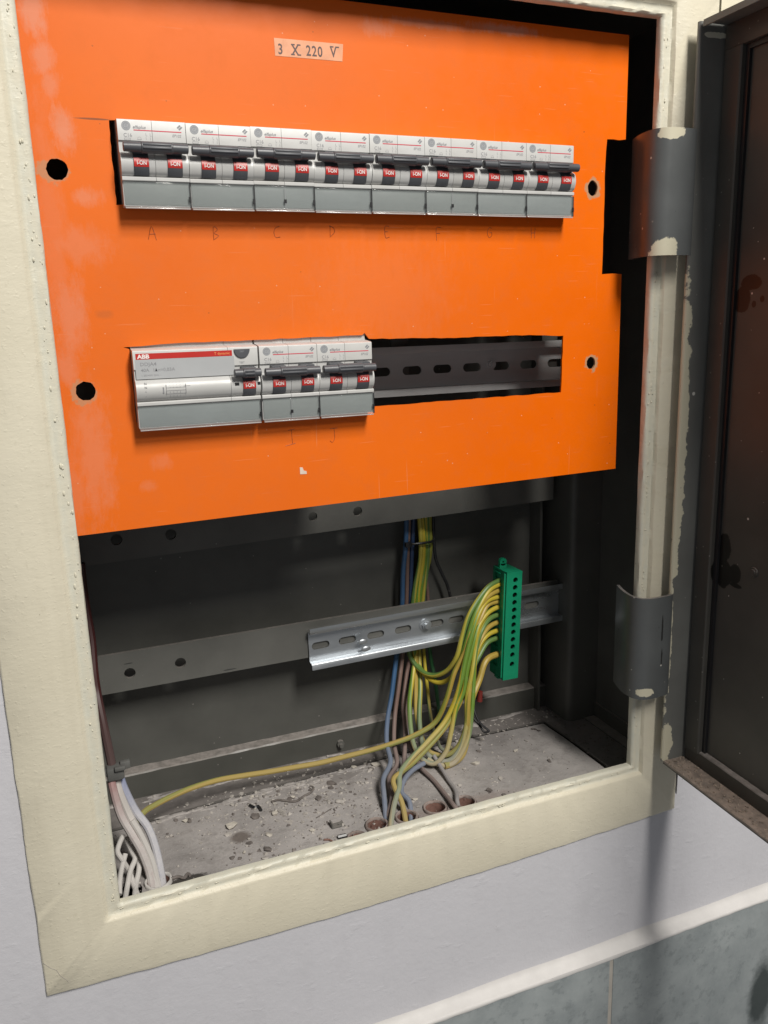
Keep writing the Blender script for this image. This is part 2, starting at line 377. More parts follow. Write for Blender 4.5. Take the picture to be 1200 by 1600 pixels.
def rough_line(pts, step, amp):
    out = []
    n = len(pts)
    for i in range(n):
        a = Vector(pts[i]); b = Vector(pts[(i+1) % n]); L = (b-a).length; k = max(1, int(L/step))
        d = (b-a)/L if L else Vector((0, 0)); nn = Vector((-d.y, d.x))
        for j in range(k):
            p = a+(b-a)*j/k
            if j: p = p+nn*random.uniform(-amp, amp)
            out.append((p.x, p.y))
    return out
def cyl(bm, c, axis, r, h, n=24, r2=None):
    """solid cylinder from c along axis"""
    axis = Vector(axis).normalized(); u = axis.orthogonal().normalized(); v = axis.cross(u); c = Vector(c); r2 = r if r2 is None else r2
    A = [bm.verts.new(c+u*math.cos(t)*r+v*math.sin(t)*r) for t in [2*math.pi*i/n for i in range(n)]]
    B = [bm.verts.new(c+axis*h+u*math.cos(t)*r2+v*math.sin(t)*r2) for t in [2*math.pi*i/n for i in range(n)]]
    for i in range(n): bm.faces.new((A[i], A[(i+1) % n], B[(i+1) % n], B[i]))
    bm.faces.new(list(reversed(A))); bm.faces.new(B)
def tube(bm, pts, r, n=10, sub=7, straight=False, uvscale=1.0):
    P = [Vector(p) for p in pts]
    if straight: path = P
    else:
        Q = [P[0]*2-P[1]]+P+[P[-1]*2-P[-2]]; path = []
        for i in range(1, len(Q)-2):
            for k in range(sub):
                t = k/sub; a, b, c, d = Q[i-1:i+3]
                path.append(.5*((2*b)+(c-a)*t+(2*a-5*b+4*c-d)*t*t+(3*b-a-3*c+d)*t**3))
        path.append(P[-1])
    uvl = bm.loops.layers.uv.verify()
    T = (path[1]-path[0]).normalized(); u = T.orthogonal().normalized(); rings = []; L = 0; Ls = []
    for i, p in enumerate(path):
        T2 = (path[min(i+1, len(path)-1)]-path[max(i-1, 0)]).normalized()
        u = (u-T2*u.dot(T2)).normalized(); v = T2.cross(u)
        if i: L += (p-path[i-1]).length
        Ls.append(L*S*uvscale)
        rings.append([bm.verts.new(p+(u*math.cos(2*math.pi*k/n)+v*math.sin(2*math.pi*k/n))*r) for k in range(n)])
    for i in range(len(path)-1):
        for k in range(n):
            f = bm.faces.new((rings[i][k], rings[i][(k+1) % n], rings[i+1][(k+1) % n], rings[i+1][k]))
            for lp, uv in zip(f.loops, ((k/n, Ls[i]), ((k+1)/n, Ls[i]), ((k+1)/n, Ls[i+1]), (k/n, Ls[i+1]))): lp[uvl].uv = uv
    bm.faces.new(list(reversed(rings[0]))); bm.faces.new(rings[-1])
def text(bm, s, size, x, z, y, align='LEFT', depth=.06, offset=0.0, shear=0.0, rot=0.0, sx=1.0, sm=1.0):
    c = bpy.data.curves.new('t', 'FONT'); c.body = s; c.size = size; c.align_x = align; c.offset = offset; c.shear = shear; c.extrude = depth/2; c.resolution_u = 3
    o = bpy.data.objects.new('t', c); col.objects.link(o)
    dg = bpy.context.evaluated_depsgraph_get(); me = bpy.data.meshes.new_from_object(o.evaluated_get(dg))
    ca, sa = math.cos(rot), math.sin(rot); mp = []
    for q in me.vertices:
        px, pz = q.co.x*sx, q.co.y
        mp.append(bm.verts.new((x+px*ca-pz*sa, y-q.co.z, z+px*sa+pz*ca)))
    for p in me.polygons:
        try: bm.faces.new([mp[i] for i in p.vertices])
        except ValueError: pass
    bpy.data.objects.remove(o); bpy.data.curves.remove(c); bpy.data.meshes.remove(me)

def obj(name, bm, mt, parent=None, ang=32, kind=None, recalc=True):
    """link bm (mm, world) as one mesh; under a parent it is stored relative to the parent's place"""
    if recalc: bmesh.ops.recalc_face_normals(bm, faces=bm.faces)
    off = Vector((0, 0, 0)); o_ = parent
    while o_ is not None: off += o_.location; o_ = o_.parent
    for v in bm.verts: v.co = v.co*S-off
    for f in bm.faces: f.smooth = True
    for e in bm.edges:
        if len(e.link_faces) == 2: e.smooth = e.calc_face_angle(0) < math.radians(ang)
    me = bpy.data.meshes.new(name); bm.to_mesh(me); bm.free()
    me.materials.append(MT[mt] if isinstance(mt, str) else mt)
    o = bpy.data.objects.new(name, me); col.objects.link(o); o.parent = parent
    if kind: o['kind'] = kind
    return o
def tag(o, label=None, cat=None, group=None, kind=None):
    if label: o['label'] = label
    if cat: o['category'] = cat
    if group: o['group'] = group
    if kind: o['kind'] = kind
    return o
def thing(name, label, cat, loc, group=None):
    o = bpy.data.objects.new(name, None); o.empty_display_size = .01; col.objects.link(o); o.location = Vector(loc)*S
    return tag(o, label, cat, group)
def single(name, bm, mt, label, cat, group=None, base=None, kind=None):
    """a thing that is one mesh, its origin at its base"""
    if base is None:
        zs = min(v.co.z for v in bm.verts); n = len(bm.verts)
        base = Vector((sum(v.co.x for v in bm.verts)/n, sum(v.co.y for v in bm.verts)/n, zs))
    base = Vector(base)
    for v in bm.verts: v.co -= base
    o = obj(name, bm, mt); o.location = base*S
    return tag(o, label, cat, group, kind)
N = bmesh.new

# ------------------------------------------------------------------ the wall
bm = N()
plate(bm, [(-900, -900), (1500, -900), (1500, 1100), (-900, 1100)], [[(-22, -370), (439, -370), (439, 232), (-22, 232)]], 2.6, 30, XZ)
tag(obj('wall', bm, 'wall'), kind='structure')
# sloped white filler above the tiling, uneven lower edge
ZT = -494.0
tiling = thing('tiled_dado', 'grey green stone look tiles below a white filler strip at the foot of the wall', 'tiles', (374, -6, -900)); tiling['kind'] = 'structure'
del tiling['category']; del tiling['label']
bm = N(); K = 90; rows = []
for i in range(K+1):
    x = 60+i*(760-60)/K
    j = random.uniform(-.5, .5); k2 = math.sin(x*.03)*1.0+math.sin(x*.011+1)*1.2
    prof = [(2.7, -486.5+math.sin(x*.05)*.6), (1.9, -488.5+j*.4), (-.6, -491.0+j*.4), (-5.0, -492.9+k2*.3), (-6.4, -493.6+k2*.25), (-6.9, -495.2+k2*.5+j*.4), (-6.3, -496.6+k2*.6+j), (3, -497)]
    rows.append([bm.verts.new((x, y, z)) for y, z in prof])
for a, b in zip(rows, rows[1:]):
    for k in range(len(a)-1): bm.faces.new((a[k], a[k+1], b[k+1], b[k]))
obj('filler_strip', bm, 'caulk', tiling, 50)
bm = N(); box(bm, -900, 1500, -5.3, 3, -900, -496.2); obj('grout_bed', bm, 'grout', tiling)
for i in range(-4, 6):
    x0 = 375.6+i*200; bm = N(); box(bm, x0, x0+196.5, -6, -3.7, -697, -494.6, .7); obj('tile', bm, 'tile', tiling)
    bm = N(); box(bm, x0, x0+196.5, -6, -3.7, -899, -700.5, .7); obj('tile', bm, 'tile', tiling)

# ------------------------------------------------------------------ cabinet
cab = thing('electrical_cabinet', 'recessed dark grey steel electrical cabinet with a cream painted frame and its door swung open', 'electrical cabinet', (207, 60, -386))
# frame: rings of (x0, x1, z0, z1, y); sides divided finely, their edges uneven like thick brushed paint
def ring_pts(x0, x1, z0, z1, n=150, bow=0.0):
    out = []
    for (ax, az), (bx, bz) in (((x0, z0), (x1, z0)), ((x1, z0), (x1, z1)), ((x1, z1), (x0, z1)), ((x0, z1), (x0, z0))):
        for i in range(n):
            t = i/n; z = az+(bz-az)*t
            if az == bz == z0 and bow: z -= bow*math.sin(math.pi*t)
            out.append([ax+(bx-ax)*t, z])
    return out
def wob(n, amp, period):
    ph = [random.uniform(0, 6.28) for _ in range(5)]
    base = [sum(math.sin(i*2*math.pi/(period/(k+1.0))+ph[k]) for k in range(5))/5*amp for i in range(n)]
    return [b+random.uniform(-amp, amp)*.25 for b in base]
bm = N(); n = 150
XL, XR, ZB, ZTp = -39.8, 435.6, -381.2, 246
specs = [(XL, XR, ZB, ZTp, 2.4, .45, 5), (XL+.2, XR-.2, ZB+.2, ZTp-.2, .8, .45, 5), (XL+1.2, XR-1.0, ZB+1.1, ZTp-1, 0, .45, 0),
         (-3.2, 401.2, -342.2, 205.4, 0, .30, 0), (-1.9, 400.6, -340.6, 204.6, .6, .3, 0), (.2, 399.6, -339.3, 203.2, 2.9, .4, 0),
         (2.0, 397.0, -337.6, 200.4, 3.4, .5, 0), (5.2, 394.6, -335.6, 198.4, 2.7, .7, 0), (7.3, 392.6, -333.9, 197.0, 3.6, .45, 0), (7.9, 392.0, -333.4, 196.6, 5.0, .35, 0), (7.9, 392.0, -333.4, 196.6, 8.5, .2, 0), (-20, 437, -352, 214, 8.6, 0, 0)]
rings = []
for k, (x0, x1, z0, z1, y, amp, bow) in enumerate(specs):
    pts = ring_pts(x0, x1, z0, z1, n, bow); wx = wob(4*n, amp, 46); wz = wob(4*n, amp, 37); wy = wob(4*n, min(amp, .35), 23)
    rings.append([bm.verts.new((p[0]+wx[i], y+(wy[i] if 3 < k < 10 else 0), p[1]+wz[i])) for i, p in enumerate(pts)])
for a, b in zip(rings, rings[1:]):
    for i in range(4*n): bm.faces.new((a[i], a[(i+1) % (4*n)], b[(i+1) % (4*n)], b[i]))
obj('frame', bm, 'cream', cab, 50)
# weld/paint beads along the lip
bm = N()
for _ in range(300):
    side = random.random()
    if side < .45: x, z = 4.6+random.gauss(0, 1.0), random.uniform(-330, 195)
    elif side < .8: x, z = 395.4+random.gauss(0, .9), random.uniform(-330, 195)
    else: x, z = random.uniform(5, 395), -336.2+random.gauss(0, .7)
    r = random.uniform(.35, .95); h = random.uniform(.8, 2.4)
    if side >= .8: sxx, szz = r*h, r*.6
    else: sxx, szz = r*.8, r*h
    mtx = Matrix.Translation((x, 3.0, z)) @ Matrix.Diagonal((sxx, r*.55, szz, 1))
    bmesh.ops.create_icosphere(bm, subdivisions=1, radius=1, matrix=mtx)
obj('paint_bead', bm, 'cream', cab, 80, kind='stuff')
# crack line in lower left corner: a thin recessed strip of shadow colour
bm = N(); p0 = [at(u, w_, -.05) for u, w_ in ((68, 1505), (78, 1512), (88, 1516), (94, 1524), (104, 1531), (107, 1535))]
tube(bm, p0, .16, 5, 3); obj('paint_crack', bm, 'grout', cab)
# steel box
bm = N(); box(bm, -22, -20, 8.7, 160, -424, 216); obj('side_wall', bm, 'darkside', cab)
bm = N(); box(bm, 437, 439, 8.7, 160, -424, 216); obj('side_wall', bm, 'darkside', cab)
bm = N(); box(bm, -22, 439, 158, 160, -424, 216); obj('back_wall', bm, 'darkside', cab)
bm = N(); box(bm, -22, 439, 8.7, 160, 214, 216.5); obj('top_wall', bm, 'darkside', cab)
# rear angle along the floor, dust on its top
bm = N(); L = []
for i in range(60):
    x = -20+i*457/59
    L.append([bm.verts.new((x, y, z+random.uniform(-.25, .25)*(z > -345))) for y, z in ((147, -351), (147, -328.8), (148, -327.8), (157.8, -327.4))])
for a, b in zip(L, L[1:]):
    for k in range(3): bm.faces.new((a[k], a[k+1], b[k+1], b[k]))
obj('rear_angle', bm, 'dark', cab, 30)
# corner post
bm = N()
prof = [(406.5, 156), (406.3, 116), (407.2, 112.2), (409.5, 110.2), (413, 109.6), (432, 109.6), (436.9, 109.6), (436.9, 111.2), (413, 111.2), (409, 113), (408.2, 156)]
prism(bm, prof, -349.6, 213, lambda p, q, a: (p, q, a)); obj('corner_post', bm, 'darkside', cab, 50)
bm = N(); box(bm, 424, 436.8, 9, 109, -349.4, -348); box(bm, 434.8, 436.8, 9, 109, -348, -335); obj('side_angle', bm, 'dark', cab)
# second upright behind, left of the post
bm = N(); box(bm, 394, 396.5, 140, 157.5, -349, 213, .5); obj('rear_upright', bm, 'darkside', cab)
# floor: flange round a cement infill
bm = N()
groove = [(-20, 110.5), (30, 111.6), (54, 113.6), (120, 117.6), (173, 121), (240, 123), (305, 124), (387, 119.5), (389.5, 90), (391, 18), (391.5, 8.8)]
plate(bm, [(-21, 8.7), (436.9, 8.7), (436.9, 157.9), (-21, 157.9)], [[(-15, 9.5), (384, 9.5), (381, 112), (300, 117), (173, 114), (50, 107), (-15, 104)]], -352.6, -353.4, XY); obj('seam_bed', bm, simple('seam_dirt', (.03, .026, .024), 1, spec=.05), cab)
bm = N()
fl = [(-20, 157.9), (436.9, 157.9), (436.9, 8.8), (393.0, 8.8)]+[(391.2, 90), (388.4, 121.2), (305, 125.6), (240, 124.6), (173, 122.4), (120, 119.0), (54, 115.0), (30, 113.0), (-20, 111.9)]
plate(bm, fl, [], -351.2, -349.3, XY)
obj('floor_flange', bm, m_dark('floor_flange_dust', (0.13, 0.12, 0.112), .7, .34, dustc=(0.25, 0.225, 0.215)), cab)
inf = [(-19.8, 8.8), (390.0, 8.8), (389.6, 18), (388.2, 89), (386, 118.2), (305, 122.6), (240, 121.6), (173, 119.8), (120, 116.4), (54, 112.4), (30, 110.4), (-19.8, 109.4)]
pipes = [(171.5, 28, 7.2), (190, 36, 8.8), (214, 36, 8.8), (238.5, 38, 9.2), (262.5, 35, 8.8), (33.5, 38, 9.2)]
hl = [circ(x, y, r+.5, 28, jit=.03) for x, y, r in pipes]
hl += [rough_line([(4, 22), (22.5, 24), (22, 41), (9, 47), (3, 40)], 4, .8)]
bm = N(); plate(bm, rough_line(inf, 12, .15), hl, -352.5, -350.0, XY); obj('cement_infill', bm, 'floor', cab)
# cross bars with drilled holes
def bar(x0, x1, zl0, zl1, zr0, zr1, y, holes, nm='cross_bar'):
    bm = N(); plate(bm, [(x0, zl0), (x1, zr0), (x1, zr1), (x0, zl1)], [circ(a, b, r, 20) for a, b, r in holes], y, y+3, XZ)
    bmesh.ops.triangulate(bm, faces=[f for f in bm.faces if len(f.verts) > 4]); return obj(nm, bm, 'bar', cab)
bar(8, 416, -250.2, -220.2, -249.6, -219.4, 130, [(34, -236.8, 4.1), (71, -235.6, 4.1), (196, -240.5, 2.5), (269, -238.5, 2.5), (402, -236, 3)])
bar(6, 400.5, -151, -119, -144.2, -117, 130, [(34.5, -134.4, 4), (72.5, -135.2, 4), (180.9, -134.4, 3.6), (218.1, -134.4, 3.8)])
bar(6, 416, 20, 50, 22, 52, 130, [])
# mounting straps linking rails and bars behind the cover
for x in (233, 360):
    bm = N(); box(bm, x, x+14, 88.2, 90.2, -40, 60, .4); box(bm, x+2, x+12, 90.2, 129.8, 30, 40); obj('strap', bm, 'bar', cab)
# the little bolt at the foot of the rear angle
bm = N(); p = at(533, 1163, 144); cyl(bm, p, (0, 1, 0), 3.2, 3.5, 8); cyl(bm, p+Vector((0, -2, -1)), (0, 1, 0), 1.8, 2.2, 12); obj('angle_bolt', bm, 'bar', cab)

# ------------------------------------------------------------------ door (part of the cabinet)
def dzb(y): return -327.3+.050*(y+10)        # the door's foot sags a little away from the hinge
DT, YF = 191.5, -405
bm = N()   # outer skin with the inner sheet
for (xa, xb, mat) in ((434.5, 437.5, 0),):
    vs = [(xa, -10, dzb(-10)), (xa, YF, dzb(YF)), (xa, YF, DT), (xa, -10, DT)]
    A = [bm.verts.new(v) for v in vs]; B = [bm.verts.new((xb, v[1], v[2])) for v in vs]
    bm.faces.new(A); bm.faces.new(list(reversed(B)))
    for i in range(4): bm.faces.new((A[i], A[(i+1) % 4], B[(i+1) % 4], B[i]))
door = obj('door', bm, 'door', cab)
# hinge side flange, lightly rounded
bm = N()
prof = [(410.8, -8), (410.6, -9.6), (411.4, -10.6), (413, -10.9), (428, -11.2), (431.5, -12.6), (434.4, -12.8), (434.4, -8)]
prism(bm, prof, dzb(-10), DT, XY); 
bmesh.ops.subdivide_edges(bm, edges=[e for e in bm.edges if abs(e.verts[0].co.z-e.verts[1].co.z) > 100], cuts=40)
obj('hinge_flange', bm, 'doorrim', door, 40)
# stiffening rib running up beside the flange
bm = N(); prism(bm, [(434.4, -13.2), (429.6, -13.2), (428.8, -14), (428.6, -27.2), (429.4, -28.3), (434.4, -28.3)], dzb(-28)+12, DT-17, XY); obj('rib', bm, 'door', door)
bm = N(); prism(bm, [(-28.9, 0), (-28.9, 1)], 0, 1, YZ) if False else None
bm.free()
# dark rubber seal in the groove
bm = N(); box(bm, 432.2, 434.4, -31.4, -28.4, dzb(-30)+12, DT-17); box(bm, 432.2, 434.4, YF+14, -31.5, DT-20, DT-17); obj('seal', bm, 'black', door)
# top flange and rib
bm = N(); box(bm, 411, 434.4, YF, -12.9, DT-1.6, DT); box(bm, 410.8, 412.4, YF, -12.9, DT-4, DT-1.7); obj('top_flange', bm, 'doorrim', door)
bm = N(); box(bm, 429, 434.4, YF+14, -13.3, DT-16.8, DT-1.8, .5); obj('rib', bm, 'door', door)
# bottom flange: dusty ledge, with the lip standing at its back
bm = N(); rws = []
for i in range(90):
    y = -11.3-(i/89)*(abs(YF)-12); z = dzb(y)
    rws.append([bm.verts.new((x, y, zz)) for x, zz in ((410.7, z-.9), (410.5, z+.3), (411.2, z+1.2+random.uniform(-.15, .2)), (417, z+1.0+random.uniform(-.3, .4)), (424, z+1.0+random.uniform(-.3, .4)), (429.8, z+1.3), (429.8, z-.9))])
for a, b in zip(rws, rws[1:]):
    for k in range(7): bm.faces.new((a[k], a[(k+1) % 7], b[(k+1) % 7], b[k]))
obj('bottom_flange', bm, 'rimdust', door, 60)
bm = N(); rws = []
for i in range(90):
    y = -14-(i/89)*(abs(YF)-16); z = dzb(y); c_ = max(0, (-14-y)); top = z+13.4-(3.5*math.exp(-c_/2.5))+random.uniform(-.2, .2)
    rws.append([bm.verts.new((x, y, zz)) for x, zz in ((430.0, z-.5), (429.6, top-.6), (430.2, top), (434.4, top+.4), (434.4, z-.5))])
for a, b in zip(rws, rws[1:]):
    for k in range(4): bm.faces.new((a[k], a[k+1], b[k+1], b[k]))
bm.faces.new(rws[0]); obj('lip', bm, m_dark('door_lip_enamel', (0.055, 0.053, 0.047), .4, .5), door, 40)
bm = N()
for _ in range(420):
    y = -12-random.random()**1.3*150; x = random.uniform(412, 429); r = abs(random.gauss(0, .35))+.18
    res = bmesh.ops.create_icosphere(bm, subdivisions=1, radius=r, matrix=Matrix.Translation((x, y, dzb(y)+1.15+r*.2)))
    for q in res['verts']: q.co += Vector((random.uniform(-1, 1), random.uniform(-1, 1), random.uniform(-1, 1)))*r*.3
obj('ledge_grit', bm, simple('ledge_grit', (.33, .27, .22), 1, var=.5, nscale=300, spec=.1), door, kind='stuff')
# round plug on the door sheet
pk = at(1178, 894, -60); 
d = ray(1178, 894); t = (434.4-CX)/d.x; pk = Vector((CX, CY, CZ))+d*t
bm = N(); cyl(bm, pk+Vector((.2, 0, 0)), (-1, 0, 0), 3.6, 1.1, 24, 3.3); cyl(bm, pk+Vector((-.8, 0, 0)), (-1, 0, 0), 2.2, .8, 20, 1.9); obj('plug', bm, 'door', door)
# hinges: thick strap curled round the frame lip into the box
def hinge(z0, z1):
    prof = []
    cen = [(409.5, -12.6), (407.5, -13.6), (404, -14.2), (396, -14.6), (389, -14.2), (384.4, -12), (381.9, -8), (381.2, -2), (382.2, 5), (384.6, 13), (388.2, 22)]
    outs = []; ins = []
    for i, p in enumerate(cen):
        a = Vector(cen[max(0, i-1)]); b = Vector(cen[min(len(cen)-1, i+1)]); d_ = (b-a).normalized(); nn = Vector((-d_.y, d_.x)); q = Vector(p)
        outs.append(q-nn*1.1); ins.append(q+nn*1.1)
    prof = [tuple(p) for p in outs+ins[::-1]]
    bm = N(); K = 26; R_ = []
    for k in range(K+1):
        z = z0+(z1-z0)*k/K
        R_.append([bm.verts.new((x, y, z)) for x, y in prof])
    n_ = len(prof)
    for a, b in zip(R_, R_[1:]):
        for i in range(n_): bm.faces.new((a[i], a[(i+1) % n_], b[(i+1) % n_], b[i]))
    h = len(cen)
    for rr in (R_[0], R_[-1]):
        for i in range(h-1): bm.faces.new((rr[i], rr[i+1], rr[n_-2-i], rr[n_-1-i]))
    return obj('hinge', bm, 'hinge', door, 40)
hinge(48.8, 127.0); hinge(-268.5, -189.5)

# ------------------------------------------------------------------ orange cover
YP = 25.4; KP = (YP-CY)/(29.5-CY)
def kp(p): return (CX+(p[0]-CX)*KP, CZ+(p[1]-CZ)*KP)
cov = thing('cover_plate', 'bright orange sheet steel cover plate with two long cutouts filled by breakers', 'cover plate', (190, 30, -104))
def J(a): return random.uniform(-a, a)
out = [(2, -105.2), (387.9, -100.4)]
out += [(387.4, 39.6)]+[(387.4-i*4.2+J(.3), 39.9+J(.25)) for i in range(1, 4)]+[(370.6, 39.6)]
out += [(370.8+J(.25), 39.6+i*8) for i in range(1, 11)]+[(371.7, 127.8)]+[(371.7+i*5, 127.9+J(.25)) for i in range(1, 3)]+[(387.0, 128.4)]
out += [(386.9, 193.1), (2, 193.4)]
cut1 = rough_line([(47.8, 78.2), (340.0, 77.6), (339.2, 120.8), (48.2, 121.4)], 3.2, .35)
cut2 = rough_line([(47.4, -41.6), (196, -41.9), (338.6, -41.0), (339.6, -1.6), (336, -1.7), (312, -.2), (260, -.2), (198, 1.0), (194, 1.2), (191.2, 5.0), (189.4, 3.6), (120, 3.0), (70, 2.6), (44, 1.5), (47.2, .4)], 5, .25)
holes = [cut1, cut2, circ(19.2, 95.6, 5.5, 26, jit=.05), circ(21.4, -22.0, 5.4, 26, jit=.05), circ(361, 96.2, 4.0, 22, 5.0, jit=.05), circ(363.4, -21.4, 3.6, 22, 4.4, jit=.06)]
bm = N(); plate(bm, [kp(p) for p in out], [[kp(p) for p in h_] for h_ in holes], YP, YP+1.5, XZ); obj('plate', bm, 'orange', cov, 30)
# tape label 3 X 220 V
bm = N(); c4 = [at(u, w_, YP-.15) for u, w_ in ((428, 59), (536, 69), (535, 96), (430, 87))]
vs = [bm.verts.new(v) for v in c4]+[bm.verts.new(v+Vector((0, .12, 0))) for v in c4]
bm.faces.new(vs[:4]); bm.faces.new(vs[7:3:-1])
for i in range(4): bm.faces.new((vs[i], vs[(i+1) % 4], vs[4+(i+1) % 4], vs[4+i]))
lab = obj('tape_label', bm, 'tape', cov)
bm = N(); a = (c4[1]-c4[0]); ang = math.atan2(a.z, a.x)
def tp(u, w_): return at(u, w_, YP-.2)
def serif(bm, x, z, l, ang): 
    d_ = Vector((math.cos(ang), 0, math.sin(ang)))*l/2; nn = Vector((-math.sin(ang), 0, math.cos(ang)))*.35
    q = Vector((x, YP-.22, z)); A = [q-d_-nn, q+d_-nn, q+d_+nn, q-d_+nn]; bm.faces.new([bm.verts.new(v) for v in A])
for ch, u, w_ in (('3', 434.5, 84), ('X', 456, 85.5), ('2', 478.5, 86.5), ('2', 487.5, 87.4), ('0', 496.5, 88.2), ('V', 516.5, 88.8)):
    p = tp(u, w_); text(bm, ch, 7.6, p.x, p.z, YP-.2, offset=.12, rot=ang, sx=.80)
    if ch in 'XV':
        for dx in (.9, 4.3): serif(bm, p.x+dx, p.z+5.35+math.tan(ang)*dx, 2.2, ang)
        if ch == 'X':
            for dx in (.7, 4.4): serif(bm, p.x+dx, p.z+.2+math.tan(ang)*dx, 2.2, ang)
obj('lettering', bm, 'tapeink', lab)
# pencilled letters
GL = {'A': [[(0, 0), (.5, 1), (1, -.05)], [(.15, .4), (.95, .42)]], 'B': [[(.1, 0), (.15, 1), (.7, .8), (.2, .5), (.8, .3), (.05, -.05)]], 'C': [[(.9, .95), (.3, .8), (.05, .4), (.3, .02), (.95, .05)]],
      'D': [[(.1, 0), (.15, 1)], [(0, 1), (.7, .8), (.8, .4), (.05, -.02)]], 'E': [[(.8, 1), (.1, .95), (.15, 0), (.8, .05)], [(.1, .5), (.6, .52)]], 'F': [[(.85, 1), (.1, .95), (.15, -.1)], [(.1, .5), (.65, .52)]],
      'G': [[(.9, .9), (.4, .95), (.05, .5), (.35, 0), (.85, .15), (.85, .5), (.5, .45)]], 'H': [[(.1, 1), (.15, 0)], [(.85, 1), (.8, 0)], [(.1, .5), (.85, .52)]],
      'I': [[(.1, 1), (.9, 1.05)], [(.5, 1), (.55, 0)], [(-.3, -.12), (.9, .02)]], 'J': [[(.2, 1), (1.1, 1)], [(.7, 1), (.75, .3), (.45, -.02), (.15, .1)]]}
for ch, u, w_, h in [('A', 232, 374, 7), ('B', 333, 374, 6.8), ('C', 428, 371, 6.6), ('D', 515, 370, 6.4), ('E', 601, 371, 6.6), ('F', 681, 374, 7.2), ('G', 761, 371, 6.4), ('H', 829, 372, 6.4), ('I', 450, 694, 8.6), ('J', 514, 691, 8.6)]:
    p = at(u, w_, YP-.1); bm = N()
    for st in GL[ch]: tube(bm, [(p.x+a_*h*.62, YP-.05, p.z+b_*h) for a_, b_ in st], .20, 5, 3)
    obj('pencil_letter', bm, 'pencil', cov)
# small white paper scrap left on the plate
bm = N(); q = at(469, 741, YP-.1); prism(bm, [(q.x, q.z), (q.x+4.4, q.z-.2), (q.x+4.2, q.z+1.6), (q.x+2.4, q.z+2.2), (q.x+1.8, q.z+4.2), (q.x, q.z+4.4)], YP-.2, YP-.01, XZ); obj('paper_scrap', bm, simple('paper_scrap', (.72, .60, .50), .8), cov)

# ------------------------------------------------------------------ breakers (local: x right, z down from the nose top, y 0 = face)
def nose_profile(bottom=-41.2):
    pts = [(64, 20), (12.2, 20), (11.6, 19.4), (11.6, 1.2), (1.0, 0), (.2, -.35), (0, -.9), (0, -10.6), (1.0, -11.0), (1.0, -16.2), (-.4, -16.8)]
    for i in range(1, 10):
        t = i/10; z = -16.8-t*11.6; pts.append((-.4-3.0*math.sin(math.pi*(t*.9+.08))**.9, z))
    pts += [(.6, -28.5), (-1.3, -28.9), (-1.5, -29.2), (-1.5, -30.6), (-1.3, -30.9), (.6, -31.0), (.6, -43.5), (8.4, -43.5), (8.4, bottom), (11.6, bottom), (11.6, -64.4), (12.2, -65), (64, -65)]
    return pts
def bump_y(z, off):
    t = (-16.8-z)/11.6; t = max(0, min(1, t)); return -.4-3.0*math.sin(math.pi*(t*.9+.08))**.9-off
def housing(parent, x0, x1):
    bm = N(); prism(bm, nose_profile(), x0+.10, x1-.10, YZ)
    bm.faces.ensure_lookup_table()
    return obj('housing', bm, 'white', parent, 30)
def toggle(parent, x0, x1):
    bm = N(); zs = [-15.2, -16.9]+[-16.9-11.2*i/12 for i in range(1, 13)]; A = []
    for z in zs:
        y = bump_y(z, .55) if z < -16 else -2.6
        A.append([bm.verts.new((x, yy, z)) for x, yy in ((x0, y+3), (x0, y+.12), (x0+.15, y), (x1-.15, y), (x1, y+.12), (x1, y+3))])
    for a, b in zip(A, A[1:]):
        for k in range(5): bm.faces.new((a[k], a[k+1], b[k+1], b[k]))
    bm.faces.new(A[0]); bm.faces.new(list(reversed(A[-1])))
    t = obj('toggle', bm, 'handle', parent, 40)
    bm = N(); zs = [-19.7-i*.75 for i in range(7)]; A = [[bm.verts.new((x, bump_y(z, .62), z)) for x in (x0+.12, x1-.12)] for z in zs]
    for a, b in zip(A, A[1:]): bm.faces.new((a[0], a[1], b[1], b[0]))
    r = obj('red_band', bm, 'red', t, recalc=False)
    bm = N(); text(bm, 'I-ON', 2.9, (x0+x1)/2+.1, -23.2, bump_y(-22.6, .80), 'CENTER', .06, .05, sx=.82); obj('lettering', bm, 'whiteink', t)
def handle(parent, x0, x1, g0, g1):
    bm = N(); R_ = []
    def oct_(x, r, cy=-5.8, cz=-14.9): return [bm.verts.new((x, cy+math.cos(2*math.pi*i/16+.2)*r*1.05, cz+math.sin(2*math.pi*i/16+.2)*r)) for i in range(16)]
    seq = [(x0, 2.0), (x0+.25, 2.45), (g0-.5, 2.55), (g0, 3.05), (g1, 3.05), (g1+.5, 2.55), (x1-.25, 2.45), (x1, 2.0)]
    for x, r in seq: R_.append(oct_(x, r))
    for a, b in zip(R_, R_[1:]):
        for i in range(16): bm.faces.new((a[i], a[(i+1) % 16], b[(i+1) % 16], b[i]))
    bm.faces.new(R_[0]); bm.faces.new(list(reversed(R_[-1])))
    for k, z in enumerate((-13.9, -15.5)): box(bm, g0+.4, g1-.4, -9.3, -8.5, z-.45, z+.45, .2)
    return obj('handle', bm, 'handle', parent, 40)
def arms(parent, xs):
    for a, b in xs:
        bm = N(); prism(bm, [(-5.2, -14.5), (-3.0, -17.6), (1.2, -16.6), (1.2, -11.4), (-5, -12)], a, b, YZ); obj('arm', bm, 'handle', parent, 30)
